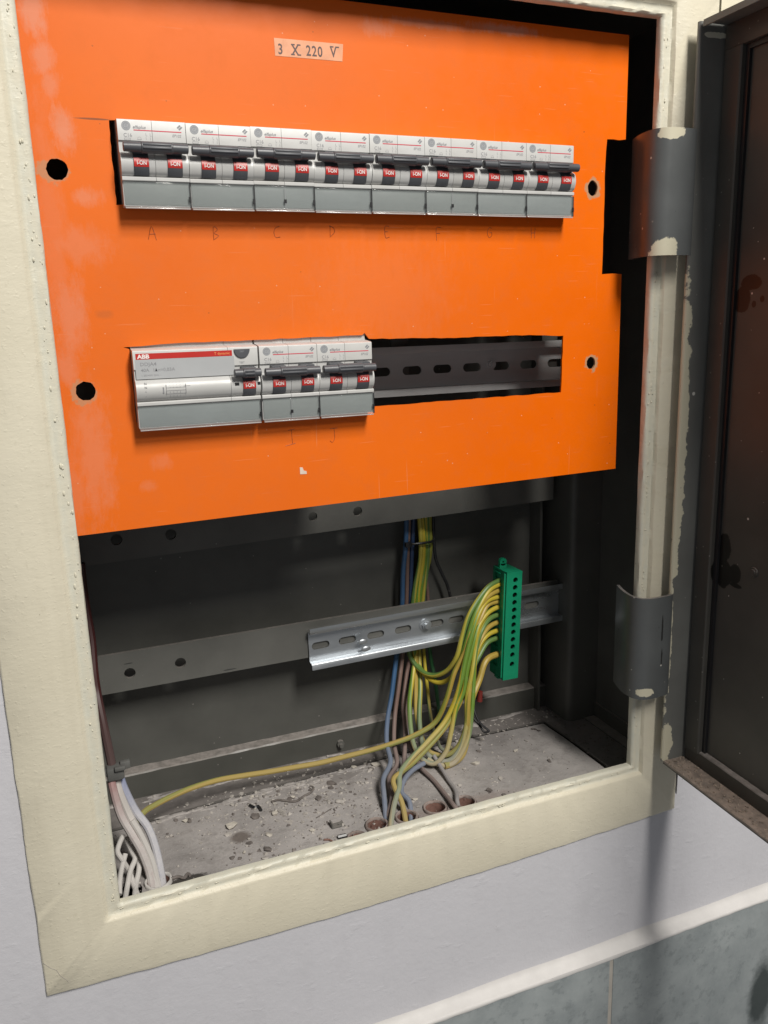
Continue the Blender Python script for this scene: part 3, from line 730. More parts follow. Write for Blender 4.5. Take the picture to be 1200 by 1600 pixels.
def window(parent, x0, x1, split=False):
    bm = N(); box(bm, x0+.7, x1-.9, .05, .55, -42.8, -31.6, .1); obj('label_insert', bm, 'insert', parent)
    bm = N(); box(bm, x0+.3, x1-.4, -1.3, -.35, -44.3, -31.3, .2); box(bm, x0+.3, x1-.4, -.3, 4.5, -44.3, -43.3, .2)
    obj('clear_cover', bm, 'clear', parent)
    bm = N(); box(bm, x0+.5, x1-.6, -1.55, -.2, -45.0, -44.4, .15)
    obj('cover_rim', bm, simple('clear_rim', (.50, .47, .45), .12, spec=.9, world=False) if 'rimm' not in MT else 'rimm', parent)
    bm = N(); box(bm, x1-1.3, x1+.1, -1.6, -1.3, -41.0, -38.4); box(bm, x1-.45, x1+.1, -1.2, .5, -44, -31.5)
    if split: box(bm, (x0+x1)/2-.8, (x0+x1)/2+.8, -1.5, -1.32, -40.4, -38.4)
    obj('latch', bm, 'black', parent)
    if split:
        bm = N(); box(bm, (x0+x1)/2-.12, (x0+x1)/2+.12, -1.42, -1.32, -43.5, -31.6); obj('cover_seam', bm, 'ink', parent)
MT['rimm'] = simple('clear_rim', (.50, .46, .44), .12, spec=.9, world=False)
W = 35.6
def ge_logo(bm, bmr, cx, cz, r):
    cyl(bm, (cx, -.03, cz), (0, -1, 0), r, .05, 26)
def make_breaker(loc, label, group, split):
    t = thing('circuit_breaker', label, 'circuit breaker', loc, group)
    # parts are modelled about the origin, then carried by the empty
    t.location = (0, 0, 0)
    housing(t, 0, W/2); housing(t, W/2, W)
    handle(t, 1.5, 35.2, 11.0, 26.6); arms(t, [(6.3, 14.6), (23.9, 32.2)])
    toggle(t, 6.5, 14.4); toggle(t, 24.1, 32.0)
    window(t, 0, W, split)
    bm = N(); cyl(bm, (4.6, -.02, -3.4), (0, -1, 0), 2.35, .05, 28); lg = obj('emblem', bm, 'logo', t)
    bm = N(); 
    for rr in (1.95,):
        A = [bm.verts.new((4.6+math.cos(a)*rr, -.09, -3.4+math.sin(a)*rr)) for a in [2*math.pi*i/28 for i in range(28)]]
        B = [bm.verts.new((4.6+math.cos(a)*(rr-.16), -.09, -3.4+math.sin(a)*(rr-.16))) for a in [2*math.pi*i/28 for i in range(28)]]
        for i in range(28): bm.faces.new((A[i], A[(i+1) % 28], B[(i+1) % 28], B[i]))
    text(bm, 'GE', 2.4, 4.6, -4.25, -.09, 'CENTER', .02, shear=.3, sx=.85); obj('lettering', bm, 'lgrey', lg)
    bm = N(); box(bm, 8.3, W/2-.14, -.07, 0, -5.62, -5.12); box(bm, W/2+.14, 33.3, -.07, 0, -5.62, -5.12); obj('red_line', bm, 'redline', t)
    bm = N()
    text(bm, 'elfaplus', 2.25, 7.9, -4.6, -.05, depth=.04, shear=.25, offset=.05); text(bm, 'EP102', 1.9, 28.2, -7.9, -.05, depth=.04, shear=.25, offset=.02)
    text(bm, 'C16', 2.6, 2.9, -8.9, -.05, depth=.04, offset=.03)
    for x0, x1, z in ((3.2, 6.4, -9.5), (3.2, 6.4, -10.35)): box(bm, x0, x1, -.06, 0, z-.09, z+.09)
    for x in (3.2, 6.3): box(bm, x, x+.18, -.06, 0, -10.4, -9.45)
    for dx in (0, 2.2):
        box(bm, 14.4+dx, 14.58+dx, -.06, 0, -7.9, -6.6); box(bm, 14.6+dx, 15.1+dx, -.06, 0, -8.1, -7.9); box(bm, 14.4+dx, 14.58+dx, -.06, 0, -10, -8.6)
    for k in range(7):
        a = math.pi*k/6; box(bm, 11.0+math.cos(a)*.9-.1, 11.0+math.cos(a)*.9+.1, -.06, 0, -9.6+math.sin(a)*.9-.12, -9.6+math.sin(a)*.9+.12)
    box(bm, 9.9, 12.1, -.06, 0, -10.0, -9.8)
    obj('print', bm, 'ink', t)
    bm = N()
    for cx_, cz_ in ((31.7, -3.0), (32.5, -2.2), (32.5, -3.8), (33.3, -3.0)):
        bm.faces.new([bm.verts.new((cx_+a_, -.06, cz_+b_)) for a_, b_ in ((-.75, -.15), (.05, -.6), (.75, .15), (-.05, .6))])
    obj('symbol', bm, 'logo', t)
    # print on the shoulders
    bm = N(); box(bm, 8, 14, 11.4, 11.58, 4, 5); box(bm, 24, 30, 11.4, 11.58, 4, 5); obj('shoulder_print', bm, 'ink', t)
    t.location = Vector(loc)*S
    return t
def copy_thing(t, loc, label):
    def cp(o, par):
        c = o.copy()
        if o.name.startswith('handle'): c.location = Vector((random.uniform(-.15, .15), 0, random.uniform(-.35, .2)))*S
        col.objects.link(c); c.parent = par
        for ch in list(o.children): cp(ch, c)
        return c
    r = cp(t, None); r.location = Vector(loc)*S; r['label'] = label
    return r
BX, BT, YB = 50.66, 119.59, 15.58
ords = ['A, leftmost in the top row', 'B in the top row', 'C in the top row, grey label notched', 'D in the top row', 'E in the top row', 'F in the top row, grey label notched', 'G in the top row', 'H, rightmost in the top row']
G1 = 'two-pole circuit breakers clipped in the orange plate'
plain = make_breaker((BX, YB, BT), 'white two-pole breaker above pencilled letter '+ords[0], G1, False)
splitb = None
for i in range(1, 8):
    lb = 'white two-pole breaker above pencilled letter '+ords[i]; lc = (BX+i*W+random.uniform(-.1, .1), YB+random.uniform(-.3, .3), BT+random.uniform(-.15, .15))
    if i in (2, 5):
        if splitb is None: splitb = make_breaker(lc, lb, G1, True)
        else: copy_thing(splitb, lc, lb)
    else: copy_thing(plain, lc, lb)
DX, DTZ = 47.68, -.3
copy_thing(splitb, (DX+2*W+.2, YB, DTZ), 'white two-pole breaker above pencilled letter I, beside the red-striped switch')
copy_thing(plain, (DX+3*W+.25, YB, DTZ), 'white two-pole breaker above pencilled letter J, beside the empty rail')
# small individual tilt of the linked handles
# residual current breaker, four modules wide
rc = thing('residual_current_breaker', 'wide white residual current breaker with a red stripe and one small toggle at its right', 'circuit breaker', (0, 0, 0))
RW = 71.0
housing(rc, 0, 53.4); housing(rc, 53.4, RW)
bm = N(); box(bm, 1.0, 56.8, -.05, .01, -16.0, -5.2); obj('grey_face', bm, 'lgrey', rc)
bm = N(); box(bm, 1.6, 53.2, -.12, -.04, -5.0, -1.8); box(bm, 53.2, 55.8, -.12, -.04, -5.0, -1.8); sp = obj('red_stripe', bm, 'red', rc)
bm = N(); text(bm, 'ABB', 3.1, 2.6, -4.5, -.16, depth=.04, offset=.12, sx=1.15); obj('lettering', bm, 'whiteink', sp)
bm = N(); text(bm, 'T dynamic', 2.2, 54.6, -4.1, -.16, 'RIGHT', depth=.04); obj('lettering', bm, 'orangeink', sp)
bm = N(); text(bm, 'DDJA4', 2.7, 3.6, -8.6, -.09, depth=.04, offset=.03, sx=1.15); text(bm, '40A   I\u0394n=0,03A', 2.6, 3.8, -11.9, -.09, depth=.04, offset=.02, sx=1.05)
text(bm, '~ 230/400V 50Hz ~', 1.35, 3.9, -14.4, -.09, depth=.03)
text(bm, 'TEST', 1.5, 61.3, -9.6, -.07, 'CENTER', depth=.03)
def yb(z, o=.08): return bump_y(z, o)
for k, ch in enumerate('NN42'):
    z = -19-k*2.2; text(bm, ch, 1.9, 4.6, z, yb(z), depth=.03, rot=0)
for i in range(4):
    x = 18.5+i*1.9
    for z0 in (-18.2, -19.6, -20.8, -23.2, -25.4): box(bm, x, x+.16, yb(z0, .1), yb(z0, 0), z0-.9, z0)
    box(bm, x-.5, x+.16, yb(-20, .1), yb(-20, 0), -20.9, -20.7)
for z in (-21.2, -22.8, -24.6): box(bm, 16.4, 27.4, yb(z, .1), yb(z, 0), z-.08, z+.08)
for x in (16.4, 27.3): box(bm, x, x+.16, yb(-22.5, .3), yb(-22.5, 0), -24.7, -19.2)
box(bm, 26.2, 30, yb(-20.5, .1), yb(-20.5, 0), -20.7, -20.5); box(bm, 14.5, 15.2, yb(-22, .1), yb(-22, 0), -24, -20.8)
obj('print', bm, 'ink', rc)
bm = N(); pts = [(56.9, -1.2), (66.2, -1.2)]+[(61.55+4.65*math.cos(math.radians(-a)), -1.4+4.9*math.sin(math.radians(-a))) for a in range(0, 181, 12)][0:]
prism(bm, pts[2:], -.9, 0, XZ); tb = obj('test_button', bm, 'handle', rc)
bm = N(); text(bm, 'TEST', 1.3, 61.5, -3.2, -.95, 'CENTER', depth=.03); obj('lettering', bm, 'logo', tb)
handle(rc, 55.2, 70.9, 60.5, 67.0); arms(rc, [(60.2, 68.2)]); toggle(rc, 60.4, 68.0)
bm = N(); box(bm, 55.6, 58.2, yb(-21, .1), yb(-21, -2), -22.2, -20.4); box(bm, 69.0, 70.8, yb(-21, .1), yb(-21, -2), -22.4, -20.6); obj('notch', bm, 'black', rc)
window(rc, 0, RW); rc.location = Vector((DX-.4, YB, DTZ))*S

# ------------------------------------------------------------------ DIN rails
def rail(name, label, x0, x1, zc, yf, slots, mt, tilt, parts=()):
    t = thing(name, label, 'mounting rail', (x0, yf, zc)); L_ = x1-x0
    bm = N()
    mp = lambda p, q, a: (x0+p, yf+a, zc+q)
    plate(bm, [(0, -12.4), (L_, -12.4), (L_, 12.4), (0, 12.4)], [slot(c-x0, dz, 15, 6.2) for c, dz in slots], 6.5, 7.5, mp)
    for s in (-1, 1):
        prof = [(7.5, 12.4), (6.9, 13.3), (6.4, 13.5), (1.2, 13.5), (1.0, 13.8), (1.0, 17.0), (.6, 17.5), (0, 17.5), (0, 13.2), (.5, 12.5), (5.8, 12.5), (6.5, 12.4)]
        prism(bm, [(y, s*z) for y, z in prof], 0, L_, lambda p, q, a: (x0+a, yf+p, zc+q))
    o = obj('rail', bm, mt, t, 40)
    for (x, z, r) in parts:
        bm = N(); cyl(bm, (x, yf+6.4, z), (0, -1, 0), r*1.35, .7, 24); cyl(bm, (x, yf+5.7, z), (0, -1, 0), r, 2.0, 6 if r > 3.2 else 20, r*.95); cyl(bm, (x, yf+3.7, z), (0, -1, 0), r*.55, 1.6, 14)
        obj('bolt', bm, mt, t, 30)
    t.rotation_euler = (0, -math.radians(tilt), 0)
    return t
s2 = [(at(644, 578, 86).x+24.6*k, 0) for k in range(-8, 6)]
b2 = at(770, 567, 83)
rail('cover_rail', 'dull slotted steel rail behind the empty right half of the lower cutout', 52, 378, -23.6, 79.7, s2, 'oldzinc', 0, [(b2.x, -22, 3)])
u0 = at(542.4, 994, 128)
s3 = [(171.3+4+k*25.0, 0) for k in range(10)]
s3 = [(at(u, 985, 128).x, 0) for u in (500, 542.4, 587, 630)]+[(at(674, 970, 128).x+4, 0)]+[(at(713, 962, 128).x, 0), (at(754, 955, 128).x, 0), (at(793, 949, 128).x, 0), (at(831, 942, 128).x, 0)]
bb = at(666, 971, 126)
r3 = rail('zinc_rail', 'bright zinc plated slotted rail bolted across the lower grey bar, carrying the green terminal block', 171.5, 408, -240.6, 121.6, s3, 'zinc', .77, [(bb.x, -240.2, 4.0)])
# loose pan head screws holding the rail flange on the left
for (u, w_) in ((566, 1003), (571, 1014)):
    p = at(u, w_, 123); bm = N()
    mtx = Matrix.Translation((p.x, 121.6, p.z)) @ Matrix.Diagonal((4.0, 1.0, 2.3, 1)); bmesh.ops.create_uvsphere(bm, u_segments=18, v_segments=10, radius=1, matrix=mtx)
    box(bm, p.x-2.2, p.x+2.2, 120.8, 121.4, p.z-.3, p.z+.3)
    obj('screw', bm, 'zinc', r3, 60)

# ------------------------------------------------------------------ green terminal block
TBL = thing('terminal_block', 'bright green plastic earth terminal block with a column of round screw holes', 'terminal block', (0, 0, 0))
HT = 95.5
hz = [-7.2-i*6.55 for i in range(10)]+[-7.2-9*6.55-7.2, -7.2-9*6.55-15.6]
bm = N(); plate(bm, [(0, -HT), (14.6, -HT+.3), (14.6, 0), (0, 0)], [circ(8.3, z, 2.25, 20) for z in hz], 0, 1.6, XZ); obj('front_face', bm, 'green', TBL, 30)
bm = N(); box(bm, 1.0, 14.0, 3.2, 22.4, -HT+1, -.8, .4); box(bm, 0, 1.0, 1.6, 23, -HT, -HT+9); box(bm, 0, 14.6, 1.6, 23, -1.2, 0, .2); box(bm, 0, 14.6, 1.6, 23, -HT, -HT+1.2, .2); box(bm, 13.4, 14.6, 1.6, 23, -HT+1.2, -1.2)
box(bm, 0, 1.0, 1.6, 10.5, -HT+9, -1.2); box(bm, -1.3, 0, 1.8, 3.6, -HT+1.5, -1.5, .3); box(bm, 0, 1.0, 19.5, 23, -HT+9, -1.2)
obj('body', bm, 'green', TBL, 30)
bm = N(); box(bm, 2, 13.4, 1.9, 3.0, -HT+2, -1.6); obj('hole_lining', bm, 'greendark', TBL)
for i in range(11):
    bm = N(); z = -3.6-i*6.55; box(bm, -.7, .95, 10.6, 19.3, z-.45, z+.45, .15); obj('divider', bm, 'green', TBL)
bm = N(); plate(bm, circ(2.6, 0, 3.3, 22), [circ(2.6, 0, 1.0, 12)], 14.5, 17.5, lambda p, q, a: (p+2.0, a, q+5.0)); box(bm, 1.4, 7.8, 14.5, 17.5, -.5, 3.4); obj('mounting_ear', bm, 'green', TBL)
bm = N(); plate(bm, circ(2.6, 0, 3.0, 22), [circ(2.6, 0, 1.0, 12)], 14.5, 17.5, lambda p, q, a: (p+2.0, a, q-HT-2)); obj('mounting_ear', bm, 'green', TBL)
TBL.location = Vector((335.6, 98, -193.2))*S; TBL.rotation_euler = (0, math.radians(2.2), 0)

# ------------------------------------------------------------------ wires
JW = lambda a: random.uniform(-a, a)
def wire(name, label, mt, pts, r, group=None, sub=7, cat='wire'):
    P = []
    for u, w_, y in pts:
        p = at(u, w_, y)
        if p.z < -349.6+r and min((p.x-a)**2+(p.y-b)**2-(c*1.15)**2 for a, b, c in pipes) > 0: p = atz(u, w_, -349.6+r)
        if 790 > u > 600 and w_ > 940 and u < 770: p = p+Vector((JW(.75), JW(.9), JW(.5)))
        P.append(p)
    bm = N(); tube(bm, P, r, 10, sub)
    return single(name, bm, mt, label, cat, group)
GE_ = 'green and yellow earth wires'
RY = 2.05
wire('earth_wire', 'green yellow wire from the topmost terminal, outermost of the curve', 'yg2',
     [(790, 905, 111), (778, 908, 109), (762, 918, 105), (745, 940, 102), (731, 965, 100), (722, 995, 100), (714, 1025, 101), (700, 1046, 108), (680, 1055, 118), (662, 1050, 128), (648, 1036, 138), (640, 1018, 142), (640, 985, 143), (648, 920, 143), (657, 870, 143), (656, 815, 143), (650, 760, 143)], RY, GE_)
wire('earth_wire', 'green yellow wire just inside the outermost curve, looping back under the rail', 'yg',
     [(790, 910, 110), (778, 914, 108), (764, 923, 104), (750, 944, 101), (738, 968, 98), (729, 998, 97), (720, 1030, 98), (708, 1055, 105), (690, 1067, 114), (672, 1061, 124), (657, 1047, 134), (648, 1030, 141), (647, 985, 144), (652, 930, 144), (661, 870, 144), (660, 815, 144), (655, 760, 144)], RY, GE_)
wire('earth_wire', 'long yellow wire crossing left above the cabinet floor to the white cables', 'yg3',
     [(790, 919, 111), (778, 923, 109), (762, 932, 104), (748, 952, 100), (738, 978, 97), (728, 1012, 96), (716, 1042, 97), (708, 1056, 98), (697, 1095, 98), (680, 1129, 100), (648, 1149, 102), (611, 1162, 105), (580, 1172, 108), (540, 1182, 111), (500, 1192, 113), (460, 1199, 114), (420, 1206, 115), (380, 1212, 114), (340, 1219, 112), (300, 1231, 108), (265, 1246, 103), (240, 1259, 99), (226, 1268, 95), (212, 1284, 90)], RY+.1, GE_, 6)
wire('earth_wire', 'upper striped wire of the pair that crosses down into the conduits', 'yg',
     [(790, 931, 111), (777, 933, 109), (760, 940, 104), (747, 958, 100), (738, 985, 96), (728, 1030, 92), (719, 1070, 90), (708, 1103, 90), (691, 1132, 88), (667, 1162, 82), (642, 1186, 75), (627, 1208, 66), (624, 1231, 56), (614, 1258, 44), (611, 1290, 34), (612, 1306, 33)], RY, GE_)
wire('earth_wire', 'lower striped wire of the crossing pair, bending right into the second conduit', 'yg3',
     [(790, 938, 112), (777, 940, 110), (762, 947, 106), (749, 966, 103), (742, 990, 100), (733, 1035, 97), (724, 1080, 95), (708, 1117, 93), (687, 1146, 90), (650, 1190, 79), (628, 1206, 68), (616, 1218, 62), (617, 1234, 56), (627, 1254, 46), (633, 1285, 37), (636, 1300, 35)], RY, GE_)
wire('earth_wire', 'striped wire hanging in the leftmost big loop, right of the brown cables', 'yg',
     [(790, 946, 111), (777, 949, 109), (762, 958, 104), (750, 976, 100), (741, 1003, 96), (731, 1045, 93), (724, 1080, 91), (714, 1108, 90), (706, 1144, 88), (696, 1172, 87), (680, 1191, 88), (665, 1190, 92), (651, 1177, 97), (642, 1148, 104), (640, 1100, 118), (644, 1055, 134), (648, 1025, 142), (652, 985, 146), (656, 930, 146), (664, 870, 146), (664, 815, 146), (662, 760, 146)], RY, GE_)
wire('earth_wire', 'green and yellow wire forming the middle hanging loop in front of the rear angle', 'yg2',
     [(790, 958, 111), (777, 961, 109), (764, 968, 104), (753, 985, 99), (745, 1010, 95), (737, 1050, 91), (731, 1090, 88), (728, 1130, 87), (720, 1166, 86), (706, 1185, 87), (688, 1190, 91), (672, 1182, 96), (661, 1164, 103), (655, 1124, 114), (656, 1072, 130), (655, 1025, 142), (655, 985, 147), (662, 925, 147), (668, 870, 147), (667, 815, 147), (665, 760, 147)], RY, GE_)
wire('earth_wire', 'yellow and green wire from the seventh terminal hanging in the inner loop', 'yg3',
     [(790, 970, 111), (776, 973, 109), (762, 981, 104), (750, 998, 99), (741, 1024, 95), (735, 1060, 91), (731, 1098, 88), (727, 1134, 87), (718, 1162, 88), (703, 1179, 91), (683, 1180, 96), (666, 1166, 103), (653, 1124, 116), (651, 1070, 131), (650, 1025, 142), (650, 985, 148), (655, 930, 148), (671, 870, 148), (671, 815, 148), (670, 760, 148)], RY, GE_)
wire('earth_wire', 'bright green striped wire from the eighth terminal dropping on the right of the bundle', 'yg',
     [(790, 982, 111), (776, 985.6, 109), (762, 993, 105), (750, 1008, 101), (742, 1032, 97), (739, 1070, 92), (737, 1110, 88), (731, 1150, 86), (717, 1183, 85), (700, 1195, 86), (684, 1194, 89), (668, 1186, 94)], RY, GE_)
wire('earth_wire', 'light green wire from the ninth terminal, lowest of the thin ones entering the block', 'yg2',
     [(790, 994, 111), (775, 997.5, 109), (761, 1005, 106), (748, 1022, 103), (739, 1048, 99), (734, 1090, 94), (732, 1130, 91), (722, 1166, 92), (706, 1176, 95), (692, 1176, 98)], RY, GE_)
wire('thick_earth_wire', 'thick yellow wire plugged alone into the lower end of the green block', 'yg3',
     [(788, 1020, 109), (775, 1023, 107), (763, 1028, 104), (756, 1040, 101), (749, 1062, 98), (738, 1092, 93), (733, 1120, 90), (731, 1150, 88), (722, 1178, 87), (708, 1192, 87), (694, 1196, 88)], 2.7, GE_)
wire('earth_wire', 'thin yellow green wire behind the big loops, ending at the rear angle', 'yg',
     [(662, 975, 147), (664, 1026, 144), (669, 1070, 135), (675, 1122, 125), (683, 1160, 112), (694, 1172, 104), (706, 1168, 99)], 1.5, GE_)
wire('dark_green_wire', 'dark green wire behind the yellow loops under the rail', 'dgreen',
     [(668, 975, 148), (672, 1026, 147), (679, 1062, 145), (685, 1100, 143), (688, 1132, 141), (689, 1150, 138)], 1.7)
wire('blue_wire', 'blue wire at the left edge of the bundle, grey with dust near the floor', 'blue',
     [(636, 770, 144), (634, 850, 144), (630, 892, 144), (628, 942, 144), (626, 985, 143), (621, 1023, 141), (611, 1083, 132), (606, 1124, 122), (605, 1161, 108), (609, 1190, 92), (599, 1217, 76), (600, 1243, 60), (603, 1285, 40), (604, 1306, 35)], 2.0)
wire('brown_wire', 'dusty brown wire beside the blue one, dropping to the left conduit', 'brown',
     [(640, 770, 145), (639, 816, 145), (637, 860, 145), (635, 940, 145), (633, 985, 144), (630, 1023, 142), (622, 1072, 134), (617, 1118, 124), (616, 1161, 110), (620, 1192, 94), (609, 1217, 79), (611, 1243, 62), (610, 1268, 48), (597, 1305, 36)], 1.8)
wire('brown_wire', 'second brown wire from the left, ending behind the crossing yellow pair', 'brown',
     [(643, 985, 146), (641, 1023, 144), (637, 1052, 140), (630, 1099, 130), (632, 1128, 121), (633, 1155, 111), (631, 1196, 93), (632, 1225, 70)], 1.8)
wire('brown_wire', 'long brown wire slanting right across the floor to the last conduit', 'brown',
     [(648, 985, 147), (643, 1050, 140), (636, 1105, 129), (634, 1150, 113), (646, 1177, 101), (658, 1198, 90), (679, 1219, 76), (695, 1243, 60), (714, 1264, 46), (724, 1276, 36)], 1.8)
wire('dark_blue_wire', 'dark blue wire half hidden behind the brown wires', 'navy',
     [(648, 770, 146), (646, 816, 146), (643, 876, 146), (641, 940, 146), (640, 985, 147), (639, 1041, 144), (636, 1085, 139), (636, 1113, 133), (638, 1150, 118), (641, 1172, 106)], 1.8)
wire('blue_wire', 'short grey blue wire coming from under the yellow pair into the second conduit', 'blue',
     [(662, 1192, 84), (646, 1203, 78), (632, 1218, 70), (628, 1237, 60), (638, 1254, 50), (644, 1282, 38), (645, 1300, 33)], 2.0)
wire('grey_wire', 'grey wire from under the loops to the right conduit', 'greyw',
     [(678, 1180, 92), (687, 1196, 84), (702, 1219, 72), (711, 1237, 60), (715, 1256, 48), (722, 1275, 36)], 1.7)
wire('black_wire', 'thin black wire bowing out to the right behind the zinc rail', 'blackw',
     [(677, 770, 150), (677, 814, 150), (680, 868, 149), (690, 895, 148), (698, 912, 147), (704, 935, 147), (706, 975, 147)], 1.4)
wire('brown_wire', 'red brown wire behind the yellow wires above the zinc rail', 'brown',
     [(664, 770, 149), (664, 860, 149), (664, 890, 149), (668, 925, 149), (670, 985, 149)], 1.5)
wire('black_wire', 'black wire loop hanging to the right of the thick yellow wire', 'blackw',
     [(745, 1085, 120), (740, 1100, 116), (743, 1119, 112), (752, 1132, 108), (762, 1139, 105), (763, 1143, 104), (757, 1144, 106), (748, 1134, 112), (740, 1122, 117), (735, 1108, 120)], 1.0)
bm = N(); p = at(749, 1088, 119); cyl(bm, p+Vector((0, 0, -4.5)), (.12, 0, 1), 2.6, 9, 14, 2.0); single('crimp_sleeve', bm, simple('red_crimp', (.16, .02, .015), .5), 'small red crimp sleeve above the black wire loop', 'crimp sleeve')
# cable tie round the bundle
bm = N(); c_ = at(655, 847, 146); ring = []
for i in range(24):
    a = 2*math.pi*i/24; ring.append(c_+Vector((math.cos(a)*12.5, math.sin(a)*5.5-1, math.sin(a)*-.6)))
ring.append(ring[0]); tube(bm, ring, 1.1, 8, 2); box(bm, c_.x-15, c_.x-9, c_.y-6.5, c_.y-2, c_.z-1.5, c_.z+2.5, .5)
single('cable_tie', bm, 'black', 'black cable tie round the wire bundle above the zinc rail', 'cable tie')
# left cables
L5 = 'overpainted cables in the left corner'
def cl(label, mt, pts, r): wire('cable', label, mt, pts, r, L5, 6, 'cable')
cl('pinkish red cable, left one of the three under the grey tie', 'redw', [(173, 1207, 66), (174, 1211, 66), (176, 1230, 62), (188, 1272, 57), (205, 1302, 52), (221, 1330, 47), (233, 1362, 43), (238, 1390, 39), (239, 1404, 38)], 2.7)
cl('pale grey cable, middle one of the three under the grey tie', 'whitew', [(179, 1206, 68), (181, 1211, 68), (186, 1235, 64), (200, 1270, 60), (216, 1300, 54), (230, 1335, 48), (240, 1368, 43), (246, 1392, 39), (247, 1404, 38)], 2.7)
cl('cable with a blue upper end, right one of the three under the grey tie', 'bluew', [(185, 1206, 70), (187, 1211, 70), (194, 1232, 66), (211, 1266, 62), (231, 1293, 57), (243, 1325, 51), (251, 1362, 44), (255, 1390, 40), (256, 1404, 39)], 2.7)
cl('pale cable squeezed between the middle and blue ones, ending in the left conduit', 'whitew', [(206, 1282, 55), (220, 1305, 51), (236, 1340, 46), (244, 1370, 42), (250, 1396, 38)], 2.2)
cl('short kinked white cable nearest the cream frame', 'whitew', [(192, 1306, 58), (186, 1320, 52), (184, 1332, 49), (192, 1345, 47), (202, 1362, 47), (210, 1385, 46), (214, 1396, 46)], 1.7)
cl('short white cable leaning left out of the corner opening', 'whitew', [(196, 1308, 60), (206, 1330, 54), (211, 1342, 50), (204, 1360, 44), (199, 1385, 38), (195, 1408, 34)], 1.75)
cl('short white cable standing upright just left of the conduit', 'whitew', [(205, 1320, 58), (216, 1342, 52), (217, 1360, 46), (213, 1380, 41), (210, 1404, 36)], 1.75)
cl('thin white cable end tight against the frame lip', 'whitew', [(196, 1334, 50), (190, 1358, 44), (187, 1378, 40), (187, 1398, 36)], 1.7)
wire('red_cable', 'dark red cable in the shade at the far left between the two grey bars', 'darkred', [(126, 880, 108), (130, 920, 108), (136, 960, 106), (143, 1000, 102), (147, 1050, 95), (152, 1085, 90), (160, 1125, 80), (168, 1163, 73), (175, 1197, 68)], 3.0)
bm = N(); c_ = at(181, 1203, 65)
box(bm, c_.x-6, c_.x+5, c_.y-5, c_.y+4, c_.z-5.5, c_.z+3.5, 1.2); box(bm, c_.x+3, c_.x+9.5, c_.y-2, c_.y+2, c_.z, c_.z+5.5, .6); box(bm, c_.x-9, c_.x-5, c_.y-3, c_.y+2, c_.z-2.5, c_.z+2, .6)
box(bm, c_.x-1, c_.x+6, c_.y-7, c_.y-4, c_.z+2, c_.z+5, .6); single('cable_clamp', bm, 'clip', 'grey tie gripping the red and blue cables in the left corner', 'cable tie')

# ------------------------------------------------------------------ conduits
plab = ['smallest rusty conduit mouth at the left of the row, empty', 'rusty conduit mouth holding the dusty blue and the first yellow wire', 'rusty conduit mouth holding the grey blue and second yellow wire', 'empty rusty conduit mouth in the middle of the row with no wire', 'rightmost rusty conduit mouth where the brown and grey wires end', 'pale conduit in the left corner holding the three painted cables']
for (x, y, r), lb in zip(pipes, plab):
    t = thing('conduit', lb, 'conduit', (x, y, -420), 'conduit mouths in the cabinet floor')
    bm = N(); n_ = 30; R_ = []
    for rr, z in ((r, -420), (r, -349.4), (r-.3, -348.4), (r-1.0, -348.1), (r-1.6, -348.5), (r-1.7, -350)): R_.append([bm.verts.new((x+math.cos(2*math.pi*i/n_)*rr+random.uniform(-.15, .15), y+math.sin(2*math.pi*i/n_)*rr+random.uniform(-.15, .15), z+random.uniform(-.3, .3))) for i in range(n_)])
    for a, b in zip(R_, R_[1:]):
        for i in range(n_): bm.faces.new((a[i], a[(i+1) % n_], b[(i+1) % n_], b[i]))
    obj('rim', bm, 'whitew' if lb.startswith('pale') else 'piperim', t, 50)
    bm = N(); R_ = []
    for rr, z in ((r-1.7, -350), (r-1.75, -370), (r-1.8, -420)): R_.append([bm.verts.new((x+math.cos(2*math.pi*i/n_)*rr, y+math.sin(2*math.pi*i/n_)*rr, z)) for i in range(n_)])
    for a, b in zip(R_, R_[1:]):
        for i in range(n_): bm.faces.new((a[i], b[i], b[(i+1) % n_], a[(i+1) % n_]))
    bm.faces.new(R_[-1]); obj('bore', bm, 'rust', t, 50, recalc=False)
bm = N(); box(bm, -22, 439, 8.7, 160, -424, -421); obj('lower_wall', bm, 'black', cab)

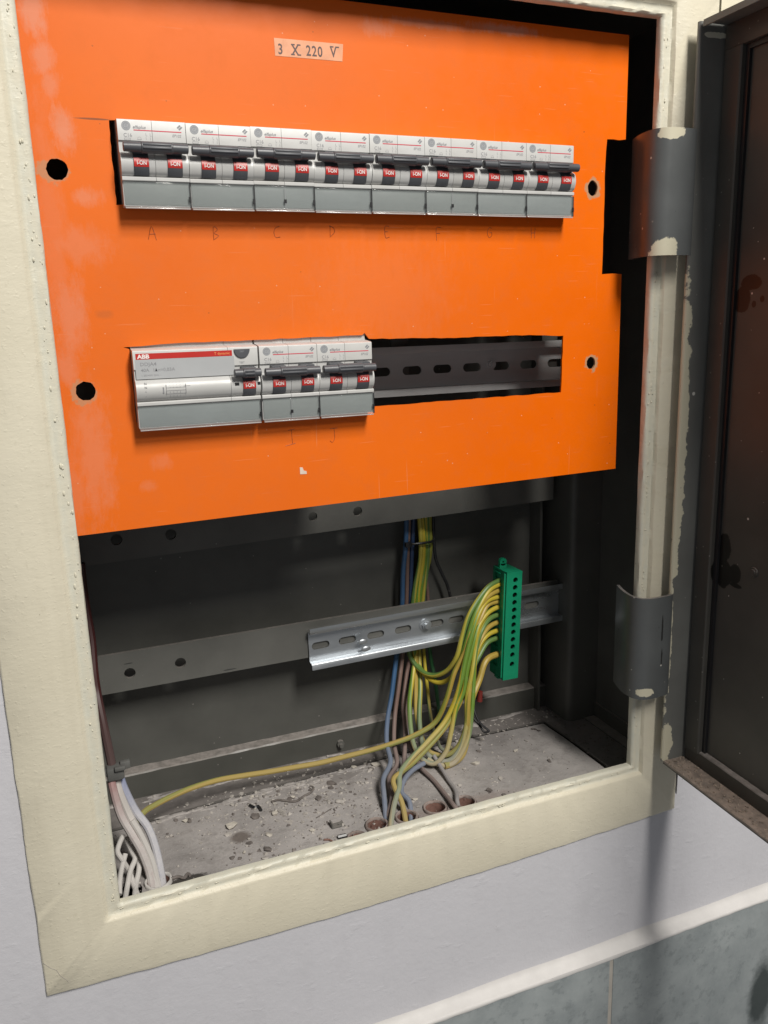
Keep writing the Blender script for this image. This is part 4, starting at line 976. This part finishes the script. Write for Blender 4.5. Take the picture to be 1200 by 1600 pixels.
# ------------------------------------------------------------------ debris
def chunk(bm, c, r, flat=.5, seed=None):
    k = len(bm.verts); mtx = Matrix.Translation(c) @ Matrix.Rotation(random.uniform(0, 6.28), 4, 'Z') @ Matrix.Diagonal((r*random.uniform(.8, 1.4), r*random.uniform(.6, 1), r*flat, 1))
    res = bmesh.ops.create_icosphere(bm, subdivisions=1, radius=1, matrix=mtx)
    for v in res['verts']: v.co += Vector((J(1), J(1), J(.5)))*r*.28
FZ = -350
for (u, w_, r, lb, mt_) in [(362, 1293, 6.0, 'large flat cream plaster flake in the middle of the left floor', 'chip'), (430, 1272, 4.0, 'cream plaster chip between two wire scraps', 'chip'), (458, 1246, 2.8, 'pointed white plaster chip by the curled wire scrap', 'chip'),
                       (398, 1264, 3.2, 'small pale chip beside the black scrap', 'chip'), (394, 1246, 2.8, 'pale chip just below the yellow wire', 'chip'), (588, 1196, 4.6, 'rounded cream stone left of the blue wire', 'chip'), (742, 1194, 4.8, 'white plaster lump right of the wire loops', 'chip'),
                       (553, 1199, 3.2, 'pale flake above the grey card scrap', 'chip'), (290, 1284, 3.6, 'dusty plaster chip near the left cables', 'chip'), (420, 1305, 3.2, 'small plaster chip right of the dark stain', 'chip'), (488, 1298, 2.6, 'pinkish chip left of the small bracket', 'chip'),
                       (858, 1190, 3.0, 'dark grit lump near the right end of the floor', 'chipdark'), (765, 1236, 3.6, 'dark crumb by the cream frame right of the conduits', 'chipdark'), (788, 1243, 3.0, 'second dark crumb by the cream frame, further right', 'chipdark'),
                       (806, 1174, 2.6, 'pale crumb near the floor seam on the right', 'chip'), (410, 1202, 2.6, 'white crumb behind the yellow wire at left', 'chip'), (533, 1180, 2.4, 'white crumb behind the yellow wire in the middle', 'chip'), (648, 1250, 2.8, 'pale chip between the second conduit wires', 'chip'),
                       (381, 1333, 2.2, 'tiny pale chip below the dark stain', 'chip')]:
    p = atz(u, w_, FZ); bm = N(); chunk(bm, (p.x, p.y, FZ+r*.25), r*.8, .42); single('debris_chip', bm, mt_, lb, 'debris', 'larger crumbs on the cabinet floor')
q = [atz(u, w_, FZ+.6) for u, w_ in ((512, 1210), (567, 1204), (545, 1217), (522, 1224))]
bm = N(); A = [bm.verts.new(v) for v in q]; B = [bm.verts.new(v+Vector((0, 0, -.6))) for v in q]; bm.faces.new(A); bm.faces.new(B[::-1])
for i in range(4): bm.faces.new((A[i], A[(i+1) % 4], B[(i+1) % 4], B[i]))
single('card_scrap', bm, 'card', 'flat grey card scrap lying left of the dusty blue wire', 'debris')
p = atz(527, 1290, FZ); bm = N(); box(bm, p.x-5, p.x+5, p.y-3, p.y+3, FZ+.05, FZ+.8); box(bm, p.x-5, p.x-4, p.y-3, p.y+3, FZ+.8, FZ+4.2); cyl(bm, (p.x+1.5, p.y, FZ+.8), (0, 0, 1), 1.1, .5, 10)
single('small_bracket', bm, 'bar', 'tiny bent metal bracket in front of the conduits', 'bracket')
def scrap(label, pts, r, mt_): 
    bm = N(); tube(bm, [atz(u, w_, FZ+r) for u, w_ in pts], r, 6, 4); single('wire_scrap', bm, mt_, label, 'debris')
scrap('curled dark wire scrap round a pale chip', [(424, 1253), (434, 1250), (445, 1251), (462, 1252), (475, 1244), (486, 1238), (490, 1231), (484, 1229)], .9, 'chipdark')
scrap('black wire scrap left of the cream chip', [(390, 1258), (398, 1262), (404, 1260), (408, 1266)], 1.2, 'black')
scrap('small rusty hook near the bracket', [(506, 1312), (514, 1312), (520, 1316), (516, 1320)], .7, 'rust')
scrap('short black screw beside the left conduit', [(528, 1308), (541, 1305)], 1.5, 'black')
scrap('thin straight wire scrap above the bracket', [(494, 1278), (506, 1271), (518, 1263)], .35, 'chipdark')
scrap('dark twig like scrap near the left conduit', [(268, 1373), (279, 1370), (288, 1372), (293, 1365), (297, 1368)], 1.1, 'chipdark')
bmA, bmB = N(), N()
bm = N()
for _ in range(170):
    k = random.random()
    if k < .5: x, y = random.uniform(10, 385), random.gauss(143, 2.2)
    elif k < .8: x, y = random.uniform(30, 300), 113+random.gauss(0, 3)
    else: x, y = random.uniform(165, 275), random.gauss(24, 4)
    if y > 146.5 or y < 12 or min((x-a)**2+(y-b)**2-(c+3)**2 for a, b, c in pipes) < 0: continue
    r = random.uniform(1.5, 5); mtx = Matrix.Translation((x, y, FZ+(.6 if y > 121 else -.1))) @ Matrix.Diagonal((r*1.6, r*.5, .35+r*.08, 1))
    res = bmesh.ops.create_icosphere(bm, subdivisions=2, radius=1, matrix=mtx)
    for v in res['verts']: v.co += Vector((J(.35), J(.35), J(.25)))
tag(obj('dust_heap', bm, simple('pale_dust', (.36, .335, .32), 1, var=.25, nscale=220, bump=.8, bscale=500, bdist=.5, spec=.1), ang=80), 'loose grey dust banked along the floor seam and rear angle', 'dust', kind='stuff')
def tiny(bm, x, y, z, r):
    mtx = Matrix.Translation((x, y, z)) @ Matrix.Rotation(random.uniform(0, 6.28), 4, 'Z')
    vs = [bm.verts.new(mtx @ Vector(v)*1) for v in ((-r, -r*.6, 0), (r, -r*.5, 0), (r*.2, r, 0), (J(.3)*r, J(.3)*r, r*.8))]
    for f in ((0, 1, 3), (1, 2, 3), (2, 0, 3)): bm.faces.new([vs[i] for i in f])
for _ in range(800):
    x = random.uniform(5, 388); y = random.uniform(12, 121); tiny(bmA if random.random() < .5 else bmB, x, y, FZ, abs(random.gauss(0, .35))+.2)
for _ in range(260):
    x = random.gauss(150, 60); y = min(145, max(60, random.gauss(115, 16))); tiny(bmA, x, y, FZ+(1 if y > 122 else 0), abs(random.gauss(0, .7))+.3)
for _ in range(260):
    x = random.gauss(160, 40); y = random.gauss(60, 26)
    if y > 14: tiny(random.choice((bmA, bmB)), x, y, FZ, abs(random.gauss(0, .8))+.3)
for _ in range(260):
    x = random.uniform(250, 430); y = random.uniform(118, 146); tiny(bmA, x, y, FZ+.8, abs(random.gauss(0, .5))+.25)
for _ in range(520):
    k = random.random()
    if k < .45: x, y = random.gauss(140, 50), min(119, random.gauss(98, 16))
    elif k < .7: x, y = random.gauss(150, 45), random.gauss(55, 22)
    elif k < .85: x, y = random.uniform(60, 380), random.gauss(118, 5)
    else: x, y = random.uniform(20, 385), random.uniform(14, 118)
    if not (12 < y < 142 and 8 < x < 386): continue
    if min((x-a)**2+(y-b)**2-(c+2)**2 for a, b, c in pipes) < 0: continue
    r = .45+abs(random.gauss(0, .9)); chunk(random.choice((bmA, bmA, bmA, bmB)), (x, y, FZ+(.7 if y > 121 else 0)+r*.2), r, .5)
for _ in range(200):
    x = random.uniform(390, 434); y = random.uniform(12, 146); tiny(bmB, x, y, FZ+.8, abs(random.gauss(0, .7))+.3)
tag(obj('plaster_crumbs', bmA, simple('pale_crumb', (.40, .37, .34), .9, var=.3, nscale=300), recalc=False), 'scattered pale plaster crumbs over the cabinet floor', 'crumbs', kind='stuff')
tag(obj('grit', bmB, 'chipdark', recalc=False), 'scattered dark grit over the cabinet floor', 'grit', kind='stuff')
